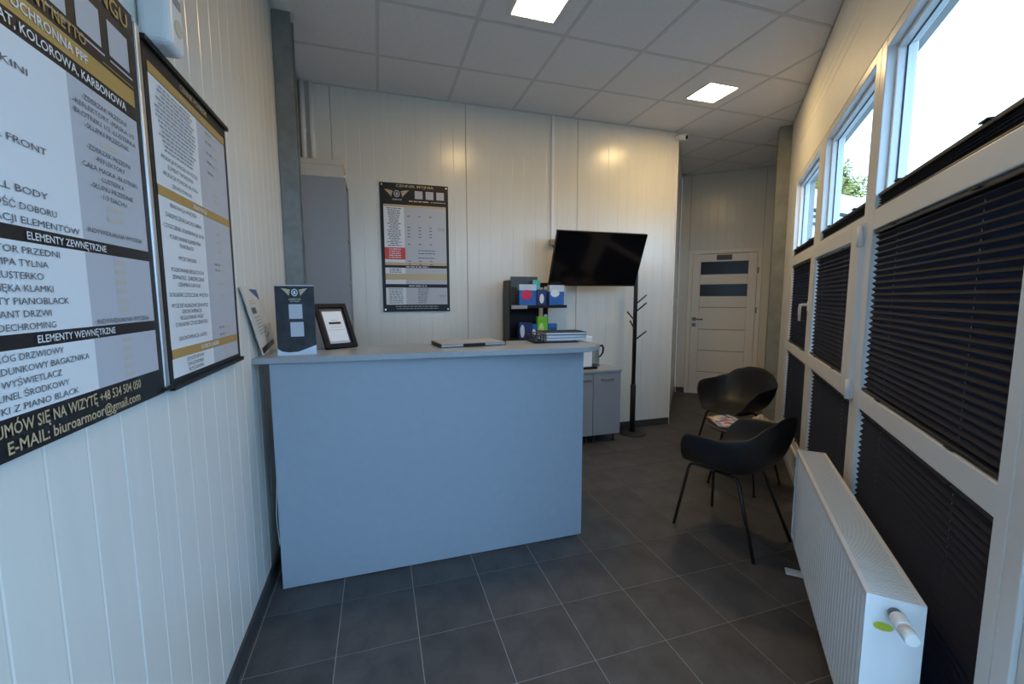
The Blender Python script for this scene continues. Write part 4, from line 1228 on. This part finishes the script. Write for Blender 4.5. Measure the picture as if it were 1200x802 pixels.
# ------------------------------------------------------------------ radiator (local x along the wall, y into the room)
ra, rb, zt, zb = 1.385, 2.60, 0.632, 0.150
yf, yb = RC - 0.385, RC - 0.508          # front / back faces measured from the wall
t = rroot('radiator', 'white panel radiator standing under the nearest window', 'radiator', s=ra)
Lr = rb - ra
def ridged(y, sgn):
    m = MB(); pts = []
    pitch = 0.0325; x = 0.03
    pts.append((0.004, y-sgn*0.006))
    pts.append((0.02, y-sgn*0.006))
    while x + pitch < Lr - 0.02:
        pts += [(x, y-sgn*0.006), (x+0.006, y), (x+0.020, y), (x+0.026, y-sgn*0.006)]
        x += pitch
    pts.append((Lr-0.004, y-sgn*0.006))
    z0, z1 = zb + 0.012, zt - 0.022
    n = len(pts)
    m.v = [(a, b, z0) for a, b in pts] + [(a, b, z1) for a, b in pts]
    for i in range(n-1):
        m.f.append((i, i+1, n+i+1, n+i) if sgn < 0 else (i+1, i, n+i, n+i+1)); m.sm.append(False)
    # top and bottom rolled edges
    m.box(0.004, Lr-0.004, min(y, y-sgn*0.014), max(y, y-sgn*0.014), z1, zt-0.004)
    m.box(0.004, Lr-0.004, min(y, y-sgn*0.014), max(y, y-sgn*0.014), zb, z0)
    return m
ridged(yf, 1).build('front_panel', ENAMEL, t)
ridged(yb, -1).build('rear_panel', ENAMEL, t)
for x0_ in (0.0, Lr-0.004):
    MB().box(x0_, x0_+0.004, yb-0.001, yf+0.001, zb+0.01, zt).build('side_panel', ENAMEL, t, bev=0.001)
m = MB()
m.box(0.004, Lr-0.004, yf-0.012, yf+0.001, zt-0.004, zt); m.box(0.004, Lr-0.004, yb-0.001, yb+0.012, zt-0.004, zt)
m.build('grille_edge', ENAMEL, t)
m = MB(); x = 0.012
while x < Lr - 0.016:
    m.box(x, x+0.0065, yb+0.012, yf-0.012, zt-0.006, zt-0.001); x += 0.0135
g_ = m.build('grille_slats', ENAMEL, t)
MB().box(0.006, Lr-0.006, yb+0.014, yf-0.014, zt-0.06, zt-0.045).build('convector', SLOT, t)
for xx in (0.10, Lr-0.13):
    m = MB(); m.box(xx, xx+0.05, yb+0.02, yf+0.03, 0.001, 0.012); m.box(xx+0.012, xx+0.038, yb+0.04, yf-0.04, 0.012, zb+0.05)
    m.build('foot', ENAMEL, t, bev=0.002)
vy = RC - 0.445
v_ = MB().tube([(-0.001, vy, 0.595), (-0.018, vy, 0.595)], 0.015, 14).build('valve', CHROME, t)
MB().tube([(-0.018, vy, 0.595), (-0.024, vy-0.001, 0.595), (-0.055, vy-0.004, 0.593), (-0.060, vy-0.004, 0.593)], [0.017, 0.020, 0.020, 0.018], 18).build('thermostat_head', WHITE, v_)
MB().tube([(-0.060, vy-0.004, 0.593), (-0.085, vy-0.008, 0.590), (-0.095, vy-0.009, 0.589)], [0.017, 0.0175, 0.015], 18).build('dial_cap', WHITE, v_)
m = MB(); k = 20
m.face([(-0.0012, RC-0.425 + 0.022*math.cos(2*math.pi*i/k), 0.548 + 0.012*math.sin(2*math.pi*i/k)) for i in range(k)])
m.build('sticker', mat('lime_sticker', (0.50, 0.55, 0.03), 0.4), t)

# ------------------------------------------------------------------ outside
gd = struct(MB().slab([(-40, -60), (80, -60), (80, 80), (-40, 80)], -0.4, -0.12).build('ground_outside', mat('pavement', (0.22, 0.22, 0.21), 0.9, noise=0.2, nscale=2)))
b1 = rw(12.0, 0.95); b2 = rw(24.0, 9.75)
bd = (b2 - b1).normalized(); bn = Vector((bd.y, -bd.x, 0))
if bn.dot(Vector((-1, -1, 0))) < 0: bn = -bn
t = thing('white_building', 'white low building with ribbed parapet beyond the windows', 'building', (b1.x, b1.y, -0.12), math.atan2(bd.y, bd.x))
yl = 1 if bn.dot(Vector((-bd.y, bd.x, 0))) > 0 else -1     # which local y faces us
LB = (b2 - b1).length
WHB = mat('white_render', (0.75, 0.74, 0.72), 0.8, noise=0.05)
MB().box(0, LB, -0.9*yl if yl > 0 else 0, 0 if yl > 0 else 0.9, 0, 3.72).build('wall', WHB, t)
LN = mat('ledge_grey', (0.07, 0.07, 0.07), 0.7)
for z in (3.40, 3.58, 3.74):
    MB().box(-0.05, LB, min(0, 0.06*yl), max(0, 0.06*yl), z, z+0.05).build('ledge', LN, t)
MB().box(-0.1, LB+0.1, -0.9 if yl > 0 else -0.1, 0.1 if yl > 0 else 0.9, 3.78, 4.25).build('parapet', WHB, t)
tp = rw(25.0, 3.5)
t = thing('tree', 'leafy yellow green tree behind the white building', 'tree', (tp.x, tp.y, -0.12), 0)
TRK = mat('bark', (0.12, 0.09, 0.06), 0.9, noise=0.3)
MB().tube([(0, 0, 0), (0.1, 0, 2.0), (0, 0.1, 4.6)], [0.2, 0.16, 0.07], 10).build('trunk', TRK, t)
for a, zz in ((0.3, 3.0), (2.3, 3.4), (4.2, 3.8), (5.4, 4.2)):
    MB().tube([(0.05, 0.03, zz), (0.8*math.cos(a), 0.8*math.sin(a), zz+1.0)], [0.06, 0.03], 8).build('branch', TRK, t)
lr = random.Random(11); m = MB()
blobs = [(Vector((lr.uniform(-1.8, 1.8), lr.uniform(-1.8, 1.8), lr.uniform(4.9, 7.7))), lr.uniform(0.5, 0.95)) for _ in range(60)]
for _ in range(32000):
    c_, r_ = lr.choice(blobs)
    d = Vector((lr.gauss(0, 1), lr.gauss(0, 1), lr.gauss(0, 1))).normalized()*r_*lr.random()**0.4
    p_ = c_ + d
    u = Vector((lr.gauss(0, 1), lr.gauss(0, 1), lr.gauss(0, 1))).normalized(); v = u.orthogonal().normalized()
    s_ = lr.uniform(0.07, 0.13)
    m.face([p_-u*s_, p_+v*s_*0.5, p_+u*s_, p_-v*s_*0.5])
tag(m.build('foliage', mat('leaf_green', (0.30, 0.26, 0.025), 0.6, noise=0.45, nscale=1.2), t), kind='stuff')
